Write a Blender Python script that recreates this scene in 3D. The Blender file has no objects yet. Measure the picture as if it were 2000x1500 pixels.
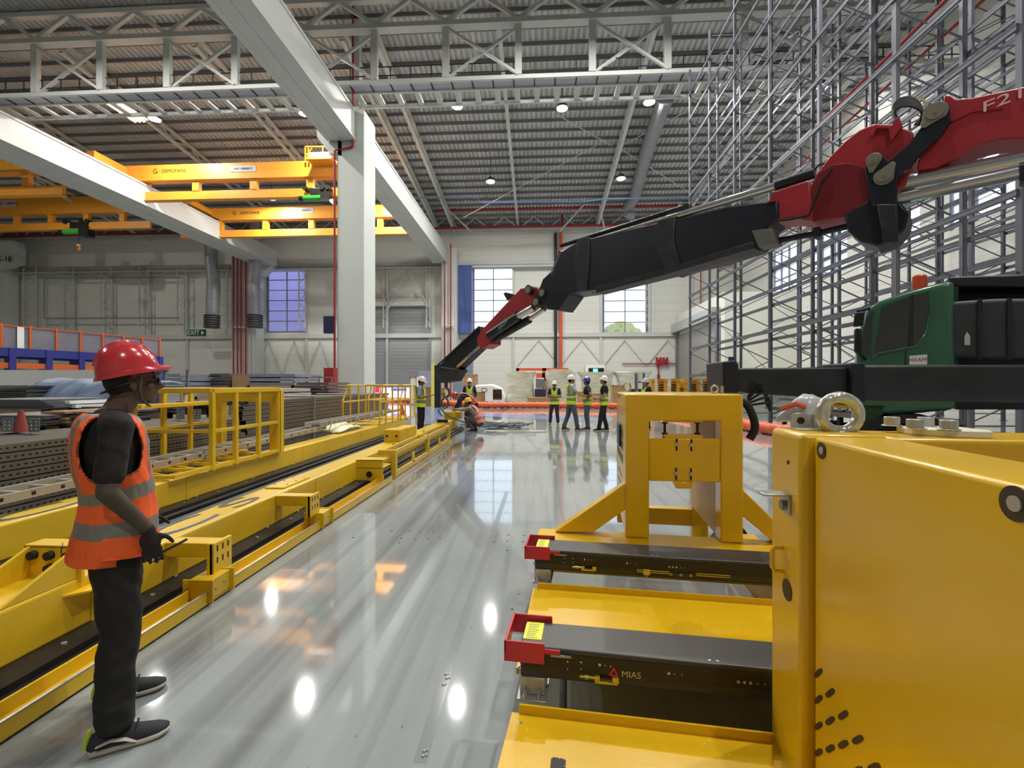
import bpy, math, random
from math import sin, cos, pi, radians, atan, sqrt, atan2
from mathutils import Vector as V, Matrix, noise
random.seed(7)
SC = bpy.context.scene
COL = SC.collection
# ---------------------------------------------------------------- camera, world, exposure
H, F, TH = 1.62, 900.0, atan(0.0556)
cam = bpy.data.cameras.new('camera'); cam_o = bpy.data.objects.new('camera', cam); COL.objects.link(cam_o)
cam.sensor_width = 36; cam.lens = F / 2000 * 36; cam.clip_start = 0.05; cam.clip_end = 600
cam_o.location = (0, 0, H); cam_o.rotation_euler = (pi / 2, 0, TH)
SC.camera = cam_o
vs = SC.view_settings
vs.view_transform = 'Standard'; vs.look = 'None'; vs.gamma = 1; vs.use_curve_mapping = False; vs.exposure = 0.0
LAMP = 1500.0      # radiant power of a high-bay lamp
w = bpy.data.worlds.new('sky'); SC.world = w; w.use_nodes = True
nt = w.node_tree; bg = nt.nodes['Background']
tc = nt.nodes.new('ShaderNodeTexCoord'); sp = nt.nodes.new('ShaderNodeSeparateXYZ'); rp = nt.nodes.new('ShaderNodeValToRGB')
nt.links.new(tc.outputs['Generated'], sp.inputs[0]); nt.links.new(sp.outputs[2], rp.inputs[0]); nt.links.new(rp.outputs[0], bg.inputs[0])
rp.color_ramp.elements[0].color = (.74, .88, 1, 1); rp.color_ramp.elements[1].color = (.50, .72, 1, 1)
bg.inputs[1].default_value = 2.2

# ---------------------------------------------------------------- pixel <-> place helpers (2000 x 1500 frame)
S_, C_ = sin(TH), cos(TH)
def ray(px, py):
    u, v = (px - 1000) / F, (750 - py) / F
    return V((-S_ + C_ * u, C_ + S_ * u, v))
def at(px, py, Y):            # on the plane y = Y
    d = ray(px, py); t = Y / d.y
    return V((t * d.x, Y, H + t * d.z))
def atx(px, py, X):           # on the plane x = X
    d = ray(px, py); t = X / d.x
    return V((X, t * d.y, H + t * d.z))
def atz(px, py, z=0.0):       # on a level plane
    d = ray(px, py); t = (z - H) / d.z
    return V((t * d.x, t * d.y, z))

# ---------------------------------------------------------------- materials
def lin(c):
    return tuple(((x / 255) / 12.92 if x / 255 <= .04045 else ((x / 255 + .055) / 1.055) ** 2.4) for x in c) + (1,)
MATS = {}
def mat(name, rgb, rough=.5, metal=0.0, var=0.0, vscale=3.0, stretch=(1, 1, 1), bump=0.0, bscale=40, rgb2=None, emit=0.0, trans=0.0, alpha=1.0, coat=0.0, coord='Object', rvar=0.0, lo=.35, hi=.65):
    m = bpy.data.materials.new(name); m.use_nodes = True
    n, l = m.node_tree.nodes, m.node_tree.links
    b = n['Principled BSDF']
    c = lin(rgb)
    b.inputs['Base Color'].default_value = c; b.inputs['Roughness'].default_value = rough; b.inputs['Metallic'].default_value = metal
    if coat: b.inputs['Coat Weight'].default_value = coat; b.inputs['Coat Roughness'].default_value = .08
    if trans: b.inputs['Transmission Weight'].default_value = trans
    b.inputs['Alpha'].default_value = alpha
    if emit: b.inputs['Emission Color'].default_value = c; b.inputs['Emission Strength'].default_value = emit
    if var or bump or rvar:
        t = n.new('ShaderNodeTexCoord'); mp = n.new('ShaderNodeMapping'); mp.inputs['Scale'].default_value = stretch
        l.new(t.outputs[coord], mp.inputs[0])
        nz = n.new('ShaderNodeTexNoise'); nz.inputs['Scale'].default_value = vscale; nz.inputs['Detail'].default_value = 6
        l.new(mp.outputs[0], nz.inputs['Vector'])
        if var:
            cr = n.new('ShaderNodeValToRGB'); cr.color_ramp.elements[0].position = lo; cr.color_ramp.elements[1].position = hi
            c2 = lin(rgb2) if rgb2 else tuple(x * (1 - var) for x in c[:3]) + (1,)
            cr.color_ramp.elements[0].color = c2; cr.color_ramp.elements[1].color = c
            l.new(nz.outputs['Fac'], cr.inputs[0]); l.new(cr.outputs[0], b.inputs['Base Color'])
        if rvar:
            mr = n.new('ShaderNodeMapRange'); mr.inputs['To Min'].default_value = max(rough - rvar, .02); mr.inputs['To Max'].default_value = rough + rvar
            l.new(nz.outputs['Fac'], mr.inputs[0]); l.new(mr.outputs[0], b.inputs['Roughness'])
        if bump:
            n2 = n.new('ShaderNodeTexNoise'); n2.inputs['Scale'].default_value = bscale; n2.inputs['Detail'].default_value = 3
            l.new(mp.outputs[0], n2.inputs['Vector'])
            bp = n.new('ShaderNodeBump'); bp.inputs['Strength'].default_value = bump; bp.inputs['Distance'].default_value = .02
            l.new(n2.outputs['Fac'], bp.inputs['Height']); l.new(bp.outputs[0], b.inputs['Normal'])
    MATS[name] = m
    return m
YEL = mat('yellow_paint', (233, 186, 22), .28, var=.12, vscale=1.3, coat=.25, bump=.02, bscale=90)
YELB = mat('yellow_beam_paint', (232, 190, 34), .33, var=.18, vscale=2, stretch=(1, .4, 1), coat=.15)
YEC = mat('crane_yellow', (234, 158, 48), .45, var=.08)
WALL = mat('wall_panel', (214, 214, 206), .6, var=.06, vscale=.35)
WHT = mat('white_steel', (198, 200, 196), .45, var=.06, vscale=.6)
COLM = mat('column_paint', (196, 201, 194), .55, var=.04, vscale=.5)
DECK = mat('roof_deck', (196, 194, 190), .5, .0, var=.2, vscale=.4)
PUR = mat('purlin_steel', (120, 120, 124), .6, 0)
GALV = mat('galvanised_steel', (150, 152, 156), .38, .75, var=.22, vscale=9, rvar=.1)
RACK = mat('rack_steel', (112, 114, 124), .45, .35, var=.1, vscale=.6)
DGAL = mat('profile_steel', (122, 120, 116), .42, .65, var=.3, vscale=6, stretch=(4, .3, 4))
DRK = mat('dark_steel', (48, 46, 44), .45, .4, var=.3, vscale=5)
BLK = mat('black_paint', (34, 37, 47), .38, .1, var=.3, vscale=3, bump=.03)
BLK2 = mat('dusty_black', (46, 47, 52), .5, 0, var=.35, vscale=4, rgb2=(28, 28, 31), stretch=(.5, 1, 1))
RUB = mat('rubber', (26, 26, 28), .7)
RED = mat('crane_red', (172, 42, 52), .4, var=.12, vscale=2, coat=.15)
REDP = mat('pipe_red', (150, 34, 38), .45)
ORGP = mat('pipe_orange', (214, 82, 44), .5)
CHR = mat('chrome', (222, 222, 226), .16, .85)
STL = mat('bright_steel', (190, 190, 186), .3, .5, var=.15, vscale=20)
GRN = mat('truck_green', (46, 100, 72), .3, var=.12, coat=.5)
GLS = mat('cab_glass', (24, 30, 32), .04, 0, coat=1)
TIN = mat('duct_tin', (150, 153, 158), .45, .15, var=.15, vscale=3)
BLU = mat('rack_blue', (38, 44, 130), .45)
ORG = mat('rack_orange', (206, 92, 34), .5)
MESHG = mat('mesh_panel', (128, 126, 138), .6, .2, var=.15, vscale=2, bump=.3, bscale=60)
PWHT = mat('plain_white', (235, 235, 232), .5)
PBLK = mat('plain_black', (16, 16, 18), .5)
WOOD = mat('pallet_wood', (186, 152, 104), .75, var=.25, vscale=5)
PALY = mat('pallet_yellow', (214, 160, 44), .7, var=.25, vscale=8)
CARD = mat('cardboard', (168, 132, 96), .8, var=.12)
SGRN = mat('sign_green', (12, 78, 46), .4)
NAVY = mat('letter_navy', (34, 52, 120), .5)
DLET = mat('letter_dark', (58, 52, 30), .5)

# ---------------------------------------------------------------- mesh building
def perp(d):
    a = V((0, 0, 1)) if abs(d.z) < .95 else V((0, 1, 0))
    x = d.cross(a).normalized(); return x, x.cross(d).normalized()
class MB:
    def __init__(s): s.v = []; s.f = []; s.m = []
    def add(s, vs, fs, m=0):
        o = len(s.v); s.v += [tuple(p) for p in vs]; s.f += [tuple(i + o for i in f) for f in fs]; s.m += [m] * len(fs); return s
    def box(s, a, b, m=0):
        x0, y0, z0 = (min(a[i], b[i]) for i in range(3)); x1, y1, z1 = (max(a[i], b[i]) for i in range(3))
        return s.add([(x0, y0, z0), (x1, y0, z0), (x1, y1, z0), (x0, y1, z0), (x0, y0, z1), (x1, y0, z1), (x1, y1, z1), (x0, y1, z1)],
                     [(0, 3, 2, 1), (4, 5, 6, 7), (0, 1, 5, 4), (1, 2, 6, 5), (2, 3, 7, 6), (3, 0, 4, 7)], m)
    def cb(s, c, d, m=0): return s.box([c[i] - d[i] / 2 for i in range(3)], [c[i] + d[i] / 2 for i in range(3)], m)
    def bar(s, p, q, w, h=None, m=0, up=None):       # rectangular bar; w across, h along 'up'
        p, q = V(p), V(q); h = h or w; d = (q - p).normalized()
        if up is None: x, y = perp(d)
        else: x = d.cross(V(up)).normalized(); y = x.cross(d).normalized()
        vs = [e + x * a * w / 2 + y * b * h / 2 for e in (p, q) for a, b in ((-1, -1), (1, -1), (1, 1), (-1, 1))]
        return s.add(vs, [(0, 3, 2, 1), (4, 5, 6, 7), (0, 1, 5, 4), (1, 2, 6, 5), (2, 3, 7, 6), (3, 0, 4, 7)][::1], m)
    def loft(s, rings, m=0, cap=True, closed=False):
        n = len(rings[0]); vs = [p for r in rings for p in r]; fs = []; k = len(rings)
        for i in range(k if closed else k - 1):
            j = (i + 1) % k
            for a in range(n):
                b = (a + 1) % n; fs.append((i * n + a, i * n + b, j * n + b, j * n + a))
        if cap and not closed: fs += [tuple(range(n))[::-1], tuple((k - 1) * n + a for a in range(n))]
        return s.add(vs, fs, m)
    def tube(s, pts, r, n=10, m=0, cap=True, ell=1.0, closed=False):
        pts = [V(p) for p in pts]; rs = r if isinstance(r, (list, tuple)) else [r] * len(pts); rings = []; px = None
        for i, p in enumerate(pts):
            if closed: d = pts[(i + 1) % len(pts)] - pts[i - 1]
            else: d = pts[min(i + 1, len(pts) - 1)] - pts[max(i - 1, 0)]
            d = d.normalized() if d.length > 1e-9 else V((0, 0, 1))
            if px is None: x, y = perp(d)
            else:
                x = (px - d * px.dot(d)); x = x.normalized() if x.length > 1e-6 else perp(d)[0]; y = x.cross(d)
            px = x
            rings.append([p + (x * cos(2 * pi * a / n) + y * sin(2 * pi * a / n) * ell) * rs[i] for a in range(n)])
        return s.loft(rings, m, cap, closed)
    def cyl(s, p, q, r, r2=None, n=16, m=0): return s.tube([p, q], [r, r if r2 is None else r2], n, m)
    def prism(s, poly, fn, m=0):                     # fn(point, side) -> 3D ; closed polygon extruded
        n = len(poly); vs = [fn(p, 0) for p in poly] + [fn(p, 1) for p in poly]
        fs = [tuple(range(n)), tuple(range(n, 2 * n))[::-1]] + [((i + 1) % n, i, n + i, n + (i + 1) % n) for i in range(n)]
        return s.add(vs, fs, m)
    def sph(s, c, r, m=0, n=12, k=8):
        c = V(c); r = r if isinstance(r, (tuple, list)) else (r, r, r)
        vs = [c + V((0, 0, -r[2]))] + [c + V((r[0] * sin(pi * i / k) * cos(2 * pi * a / n), r[1] * sin(pi * i / k) * sin(2 * pi * a / n), -r[2] * cos(pi * i / k))) for i in range(1, k) for a in range(n)] + [c + V((0, 0, r[2]))]
        fs = [(0, 1 + (a + 1) % n, 1 + a) for a in range(n)]
        for i in range(k - 2):
            for a in range(n):
                b = (a + 1) % n; fs.append((1 + i * n + a, 1 + i * n + b, 1 + (i + 1) * n + b, 1 + (i + 1) * n + a))
        e = len(vs) - 1
        fs += [(e, 1 + (k - 2) * n + a, 1 + (k - 2) * n + (a + 1) % n) for a in range(n)]
        return s.add(vs, fs, m)
    def build(s, name, mats, parent=None, loc=None, bevel=0, smooth=True, kind=None, seg=2, ang=35, rot=0):
        me = bpy.data.meshes.new(name); me.from_pydata(s.v, [], s.f)
        for mm in (mats if isinstance(mats, (list, tuple)) else [mats]): me.materials.append(mm)
        if any(s.m): me.polygons.foreach_set('material_index', s.m)
        me.validate(); fixn(me)
        if smooth: me.shade_smooth(); me.set_sharp_from_angle(angle=radians(ang))
        o = bpy.data.objects.new(name, me); COL.objects.link(o)
        if parent: o.parent = parent
        if loc is not None: o.location = loc
        if rot: o.rotation_euler.z = rot
        if kind: o['kind'] = kind
        if bevel:
            b = o.modifiers.new('bevel', 'BEVEL'); b.width = bevel; b.segments = seg; b.limit_method = 'ANGLE'; b.angle_limit = radians(40); b.harden_normals = False
        return o
import bmesh
def fixn(me):
    bm = bmesh.new(); bm.from_mesh(me); bmesh.ops.recalc_face_normals(bm, faces=bm.faces); bm.to_mesh(me); bm.free()
def tag(o, label, cat, group=None, kind=None):
    o['label'] = label; o['category'] = cat
    if group: o['group'] = group
    o['kind'] = kind or 'thing'
    return o
def spl(pts, n=6):
    pts = [V(p) for p in pts]; out = []
    for i in range(len(pts) - 1):
        a, b, c, d = pts[max(i - 1, 0)], pts[i], pts[i + 1], pts[min(i + 2, len(pts) - 1)]
        for k in range(n):
            f = k / n; out.append(.5 * ((2 * b) + (c - a) * f + (2 * a - 5 * b + 4 * c - d) * f * f + (3 * b - a - 3 * c + d) * f ** 3))
    return out + [pts[-1]]
ORD = ['topmost', 'second from the top', 'third from the top', 'fourth from the top', 'fifth from the top', 'sixth from the top', 'seventh from the top', 'eighth from the top', 'ninth from the top', 'tenth from the top', 'eleventh from the top', 'twelfth from the top', 'lowest']
def thing(name, label, cat, loc=(0, 0, 0), rot=0, group=None):
    o = bpy.data.objects.new(name, None); COL.objects.link(o); o.empty_display_size = .2
    o.location = loc; o.rotation_euler.z = rot
    return tag(o, label, cat, group)
def copy_tree(o, parent=None):
    c = o.copy(); COL.objects.link(c)
    if parent is not None: c.parent = parent
    for ch in [x for x in o.children]: copy_tree(ch, c)
    return c
def text(name, s, size, mat_, mtx, parent=None, ext=.002, extra=None):
    cu = bpy.data.curves.new(name, 'FONT'); cu.body = s; cu.size = size; cu.extrude = ext; cu.align_x = 'CENTER'; cu.align_y = 'CENTER'; cu.resolution_u = 4
    t = bpy.data.objects.new(name, cu); COL.objects.link(t)
    bpy.context.view_layer.update()
    me = bpy.data.meshes.new_from_object(t.evaluated_get(bpy.context.evaluated_depsgraph_get()))
    bpy.data.objects.remove(t); bpy.data.curves.remove(cu)
    me.name = name; me.transform(mtx); me.materials.clear(); me.materials.append(mat_)
    o = bpy.data.objects.new(name, me); COL.objects.link(o)
    if parent: o.parent = parent
    return o
def frame_m(o, x, y):        # matrix with origin o, text running along x, up along y
    x, y = V(x).normalized(), V(y).normalized(); z = x.cross(y)
    return Matrix(((x.x, y.x, z.x, o[0]), (x.y, y.y, z.y, o[1]), (x.z, y.z, z.z, o[2]), (0, 0, 0, 1)))
# ================================================================ THE HALL
YB = 61.5                     # back wall
XR = 25.3; XLW = -75.6        # side walls
def roofz(Y): return 22.9 + .105 * (YB - Y)
# floor: polished grey epoxy with tyre streaks along the hall
m = bpy.data.materials.new('epoxy_floor'); m.use_nodes = True
n, l = m.node_tree.nodes, m.node_tree.links; b = n['Principled BSDF']
tcn = n.new('ShaderNodeTexCoord')
def nz(scale, st, det=5):
    mp = n.new('ShaderNodeMapping'); mp.inputs['Scale'].default_value = st; l.new(tcn.outputs['Object'], mp.inputs[0])
    q = n.new('ShaderNodeTexNoise'); q.inputs['Scale'].default_value = scale; q.inputs['Detail'].default_value = det; l.new(mp.outputs[0], q.inputs['Vector']); return q.outputs['Fac']
def ramp(src, p0, c0, p1, c1):
    r = n.new('ShaderNodeValToRGB'); r.color_ramp.elements[0].position = p0; r.color_ramp.elements[1].position = p1
    r.color_ramp.elements[0].color = lin(c0); r.color_ramp.elements[1].color = lin(c1); l.new(src, r.inputs[0]); return r.outputs[0]
def mixc(f, a, c, mode='MULTIPLY'):
    q = n.new('ShaderNodeMix'); q.data_type = 'RGBA'; q.blend_type = mode; q.inputs[0].default_value = f
    l.new(a, q.inputs[6]); l.new(c, q.inputs[7]); return q.outputs[2]
base = ramp(nz(.35, (1, 1, 1)), .3, (150, 156, 156), .7, (166, 172, 171))
st1 = ramp(nz(2.6, (1, .04, 1), 8), .36, (112, 106, 102), .56, (255, 255, 255))
st2 = ramp(nz(9, (1, .03, 1), 6), .30, (170, 167, 164), .50, (255, 255, 255))
sc_ = ramp(nz(26, (1, .6, 1), 2), .22, (90, 84, 80), .27, (255, 255, 255))
sx = n.new('ShaderNodeSeparateXYZ'); l.new(tcn.outputs['Object'], sx.inputs[0])
mk = n.new('ShaderNodeMapRange'); mk.inputs[1].default_value = -.4; mk.inputs[2].default_value = -2.2; l.new(sx.outputs[0], mk.inputs[0])
c1 = mixc(.35, base, st2); q = n.new('ShaderNodeMix'); q.data_type = 'RGBA'; q.blend_type = 'MULTIPLY'
l.new(mk.outputs[0], q.inputs[0]); l.new(c1, q.inputs[6]); l.new(st1, q.inputs[7])
c2 = mixc(.6, q.outputs[2], sc_)
l.new(c2, b.inputs['Base Color'])
mr = n.new('ShaderNodeMapRange'); mr.inputs['To Min'].default_value = .025; mr.inputs['To Max'].default_value = .10; l.new(nz(1.2, (1, .3, 1)), mr.inputs[0]); l.new(mr.outputs[0], b.inputs['Roughness'])
b.inputs['Coat Weight'].default_value = .35; b.inputs['Coat Roughness'].default_value = .02
FLOORM = m
MB().box((XLW, -30, -.2), (XR, YB, 0)).build('floor', FLOORM, kind='structure', smooth=False)
# wall panels: horizontal cladding lines
m = bpy.data.materials.new('clad_wall'); m.use_nodes = True
n, l = m.node_tree.nodes, m.node_tree.links; b = n['Principled BSDF']; tcn = n.new('ShaderNodeTexCoord')
sx = n.new('ShaderNodeSeparateXYZ'); l.new(tcn.outputs['Object'], sx.inputs[0])
def mth(op, a, bb=None):
    q = n.new('ShaderNodeMath'); q.operation = op
    if isinstance(a, (int, float)): q.inputs[0].default_value = a
    else: l.new(a, q.inputs[0])
    if bb is not None:
        if isinstance(bb, (int, float)): q.inputs[1].default_value = bb
        else: l.new(bb, q.inputs[1])
    return q.outputs[0]
g = mth('LESS_THAN', mth('FRACT', mth('MULTIPLY', sx.outputs[2], .9)), .05)
mx = n.new('ShaderNodeMix'); mx.data_type = 'RGBA'; mx.inputs[6].default_value = lin((216, 216, 208)); mx.inputs[7].default_value = lin((198, 198, 191)); l.new(g, mx.inputs[0]); l.new(mx.outputs[2], b.inputs['Base Color'])
b.inputs['Roughness'].default_value = .6
CLAD = m
# back wall with three windows and a roller door opening, built of pieces around the openings
def bw(px, py): return at(px, py, YB)
wins = [((523, 527), (597, 647)), ((925, 525), (1002, 649)), ((1179, 525), (1263, 650))]
wq = [(bw(*a).x, bw(*c).x, bw(*c).z, bw(*a).z) for a, c in wins]
xd0, xd1, zd = bw(700, 600).x, bw(838, 600).x, bw(790, 598).z
mb = MB(); zt = roofz(YB) + .3
xs = [XLW, wq[0][0], wq[0][1], xd0, xd1, wq[1][0], wq[1][1], wq[2][0], wq[2][1], XR]
for i in range(9):
    a, c = xs[i], xs[i + 1]
    if i in (1, 5, 7):
        wz = wq[(i - 1) // 2 if i == 1 else (1 if i == 5 else 2)]
        mb.box((a, YB, 0), (c, YB + .35, wz[2])); mb.box((a, YB, wz[3]), (c, YB + .35, zt))
    elif i == 3: mb.box((a, YB, zd), (c, YB + .35, zt))
    else: mb.box((a, YB, 0), (c, YB + .35, zt))
mb.build('wall_back', CLAD, kind='structure', smooth=False)
PANE = mat('window_glass', (220, 235, 255), .02, alpha=.12)
FRM = mat('window_frame_paint', (120, 124, 140), .5)
for i, (x0, x1, z0, z1) in enumerate(wq):
    wo = bpy.data.objects.new('window_%d' % (i + 1), None); COL.objects.link(wo); wo['kind'] = 'structure'
    mb = MB()
    for k in range(7):
        z = z0 + (z1 - z0) * k / 6; mb.box((x0, YB + .05, z - .05), (x1, YB + .17, z + .05))
    for x in (x0 + .05, (x0 + x1) / 2, x1 - .05): mb.box((x - .06, YB + .04, z0), (x + .06, YB + .18, z1))
    mb.box((x0 - .15, YB - .05, z0 - .15), (x1 + .15, YB + .02, z0)); mb.box((x0 - .15, YB - .05, z1), (x1 + .15, YB + .02, z1 + .15))
    mb.box((x0 - .15, YB - .05, z0), (x0, YB + .02, z1)); mb.box((x1, YB - .05, z0), (x1 + .15, YB + .02, z1))
    mb.build('window_frame', FRM, wo, smooth=False)
    MB().box((x0, YB + .10, z0), (x1, YB + .12, z1)).build('pane', PANE, wo, smooth=False)
# right wall with a band of high windows
rw = [(51, 46.6), (44.3, 39.2), (37, 32), (29.8, 25)]
z0, z1 = 11.0, 15.6
mb = MB(); mb.box((XR, -30, 0), (XR + .3, YB, z0)); mb.box((XR, -30, z1), (XR + .3, YB, 33))
ys = [YB] + [y for p in rw for y in p] + [-30]
for i in range(0, len(ys), 2): mb.box((XR, ys[i + 1], z0), (XR + .3, ys[i], z1))
mb.build('wall_right', CLAD, kind='structure', smooth=False)
for i, (a, c) in enumerate(rw):
    wo = bpy.data.objects.new('window_%d' % (i + 4), None); COL.objects.link(wo); wo['kind'] = 'structure'
    mb = MB()
    for k in range(4): z = z0 + (z1 - z0) * k / 3; mb.box((XR + .05, c, z - .06), (XR + .18, a, z + .06))
    for k in range(4): y = c + (a - c) * k / 3; mb.box((XR + .04, y - .06, z0), (XR + .2, y + .06, z1))
    mb.build('window_frame', FRM, wo, smooth=False)
    MB().box((XR + .1, c, z0), (XR + .12, a, z1)).build('pane', PANE, wo, smooth=False)
MB().box((XLW - .3, -30, 0), (XLW, YB, 33)).build('wall_left', CLAD, kind='structure', smooth=False)
# ceiling: corrugated deck, ridges along the hall
mb = MB(); per = .42; xx = XLW; prof = []
while xx < XR:
    prof += [(xx, 0), (xx + per * .5, 0), (xx + per * .62, .13), (xx + per * .88, .13)]; xx += per
vsx = []
for Y in (-30, YB): vsx += [(x, Y, roofz(Y) + z) for x, z in prof]
npf = len(prof); mb.add(vsx, [(i, i + 1, npf + i + 1, npf + i) for i in range(npf - 1)])
mb.box((XLW, -30, roofz(-30) + .3), (XR, -29.9, roofz(-30) + .2))
ceil = mb.build('ceiling', DECK, kind='structure', smooth=False)
Y = 3.0
while Y < YB:
    MB().box((XLW, Y, roofz(Y) - .28), (XR, Y + .09, roofz(Y) - .005)).build('purlin', PUR, ceil, smooth=False); Y += 1.35
# ---- roller door in the back wall
dm = mat('roller_door_slats', (158, 162, 164), .5, .3)
dr = bpy.data.objects.new('door_1', None); COL.objects.link(dr); dr['kind'] = 'structure'
mb = MB(); z = .0
while z < zd: mb.box((xd0, YB + .02, z), (xd1, YB + .10, z + .42)); mb.box((xd0, YB + .05, z + .42), (xd1, YB + .09, z + .46)); z += .46
mb.build('door_leaf', dm, dr, smooth=False)
MB().box((xd0 - .1, YB - .9, zd - .1), (xd1 + .1, YB - .01, zd + .9)).build('roller_housing', WHT, dr, smooth=False)
mb = MB(); mb.box((xd1, YB - .25, 0), (xd1 + .3, YB - .01, zd)); mb.box((xd0 - .3, YB - .25, 0), (xd0, YB - .01, zd)); mb.build('guide_rail', TIN, dr, smooth=False)
# ---- girts along the back wall
def girt(i, y1, y2, x0=None, x1=None, d=.45, m_=WHT):
    a, c = bw(1000, y1).z, bw(1000, y2).z
    MB().box((x0 if x0 is not None else bw(0, 500).x + .5, YB - d, c), (x1 if x1 is not None else XR, YB - .01, a)).build('trim_%d' % i, m_, kind='structure', smooth=False)
girt(1, 512, 518); girt(2, 522, 525, d=1.2); girt(3, 651, 659)
girt(4, 452, 456, d=.8)
k = 5
for px in (78, 150, 222, 296, 368, 600, 757, 1003, 1093, 1173, 1350):     # wall posts
    x = bw(px, 600).x
    MB().box((x - .14, YB - .3, 0), (x + .14, YB - .01, bw(1000, 520).z if px != 1093 else 20)).build('trim_%d' % k, WHT, kind='structure', smooth=False); k += 1
# X bracing low on the wall and V bracing under the top girt
def brace_run(name, label, pts, r=.07, Y=YB - .5, grp=None, mm=WHT):
    mb = MB()
    for (a, c) in pts:
        p, q = at(a[0], a[1], Y), at(c[0], c[1], Y); mb.bar(p, q, r * 2)
    return tag(mb.build(name, mm, smooth=False), label, 'wall bracing', grp)
seg = []
for x in range(1010, 1300, 84): seg += [((x, 715), (x + 42, 664)), ((x + 42, 664), (x + 84, 715))]
brace_run('wall_bracing', 'thin white zigzag bracing low on the back wall behind the wrapped pallets', seg, .05, YB - .15)
seg = []
for x in range(500, 650, 50): seg += [((x, 735), (x + 25, 665)), ((x + 25, 665), (x + 50, 735))]
brace_run('wall_bracing', 'thin white zigzag bracing low on the back wall under the violet window', seg, .05, YB - .15)
seg = []
for x0 in (757,): seg += [((797, 527), (757, 605)), ((797, 527), (840, 605)), ((757, 527), (757, 605)), ((838, 527), (838, 605)), ((730, 527), (757, 600))]
brace_run('wall_bracing', 'white inverted V brace hanging above the grey roller door', seg, .09, YB - 1.0)
seg = []
for x0, x1 in ((60, 150), (150, 222), (222, 296), (296, 368)): seg += [((x0, 545), ((x0 + x1) / 2, 527)), (((x0 + x1) / 2, 527), (x1, 545))]
brace_run('wall_bracing', 'white shallow V bracing between the hanging lattice frames on the left back wall', seg, .07, YB - .8)
# hanging lattice frames (narrow ladders with zigzag) on the back wall
def lattice(x0, x1, y0, y1, label, grp, Y=YB - 1.15, n_=7, flip=False):
    mb = MB(); a, c = at(x0, y0, Y), at(x1, y1, Y); wdt = .13
    mb.bar(a, (a.x, Y, c.z), wdt); mb.bar((c.x, Y, a.z), c, wdt)
    for i in range(n_):
        z0_ = a.z + (c.z - a.z) * i / n_; z1_ = a.z + (c.z - a.z) * (i + 1) / n_
        xa, xb = (a.x, c.x) if (i % 2 == 0) != flip else (c.x, a.x)
        mb.bar((xa, Y, z0_), (xb, Y, z1_), .07)
        if i % 2: mb.bar((a.x, Y, z0_), (c.x, Y, z0_), .06)
    return tag(mb.build('lattice_frame', WHT, smooth=False), label, 'lattice frame', grp)
G = 'white lattice frames hanging on the back wall'
for (x0, x1, lb) in ((46, 70, 'white hanging lattice frame nearest the left corner of the back wall'),
                     (121, 143, 'white hanging lattice frame below the small yellow hook'),
                     (197, 218, 'white hanging lattice frame above the red helmet of the near worker'),
                     (272, 290, 'white hanging lattice frame midway between the red helmet and the exit sign'),
                     (346, 364, 'white hanging lattice frame just above the exit sign'),
                     (425, 444, 'white lattice frame behind the grey duct beside the exit sign'),
                     (505, 518, 'white lattice frame along the left edge of the violet window'),
                     (584, 596, 'white lattice frame in front of the right edge of the violet window'),
                     (749, 757, 'narrow white lattice frame above the left part of the roller door'),
                     (833, 840, 'narrow white lattice frame beside the far column'),
                     (1261, 1268, 'narrow white lattice frame along the right edge of the window with the tree')):
    lattice(x0, x1, 523, 640, lb, G)
mb = MB()
for a, c in (((86, 543), (346, 542)), ((86, 622), (350, 621)), ((86, 543), (86, 622))): mb.cyl(at(*a, YB - 1.27), at(*c, YB - 1.27), .1, n=8)
tag(mb.build('rectangular_pipe_loop', TIN), 'grey pipe loop running along the lattice frames on the left back wall', 'pipe')
# ---- columns
def column(name, x0, x1, y0, y1, z1, label):
    o = thing(name, label, 'column', ((x0 + x1) / 2, (y0 + y1) / 2, 0))
    return o
cx0, cx1, cy0, cy1, cz = -12.98, -11.2, 29.2, 31.3, 19.4
o = thing('concrete_column', 'huge white square column rising behind the yellow handrails', 'column', ((cx0 + cx1) / 2, (cy0 + cy1) / 2, 0))
hx, hy = (cx1 - cx0) / 2, (cy1 - cy0) / 2
mb = MB(); mb.box((-hx, -hy, 0), (hx, hy, cz)); mb.build('shaft', COLM, o, bevel=.05)
mb = MB(); mb.prism([(-hx - 1.35, 19.3), (-hx + .3, 19.3), (-hx + .3, 16.4), (-hx - .5, 16.6), (-hx - 1.35, 17.7)], lambda p, s: V((p[0], -hy if s else hy, p[1]))); mb.build('corbel', COLM, o, smooth=False)
mb = MB(); mb.box((-.25, -.25, cz), (.25, .25, 27)); mb.box((-.45, -.5, cz), (.45, .5, cz + .12)); mb.build('steel_post', WHT, o, smooth=False)
rp_ = thing('sprinkler_riser', 'dark red sprinkler pipe running down the left edge of the big column', 'pipe', (cx0 - .12, cy0 - .1, 0))
mb = MB(); mb.tube([(0, 0, .6), (0, 0, 16.7), (1.15, -.0, 16.9)], .07, 8); mb.tube([(1.2, 0, 16.9), (1.2, 0, 26.6)], .07, 8); mb.cyl((0, 0, .5), (0, 0, 1.0), .12); mb.build('pipe', REDP, rp_)
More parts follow.
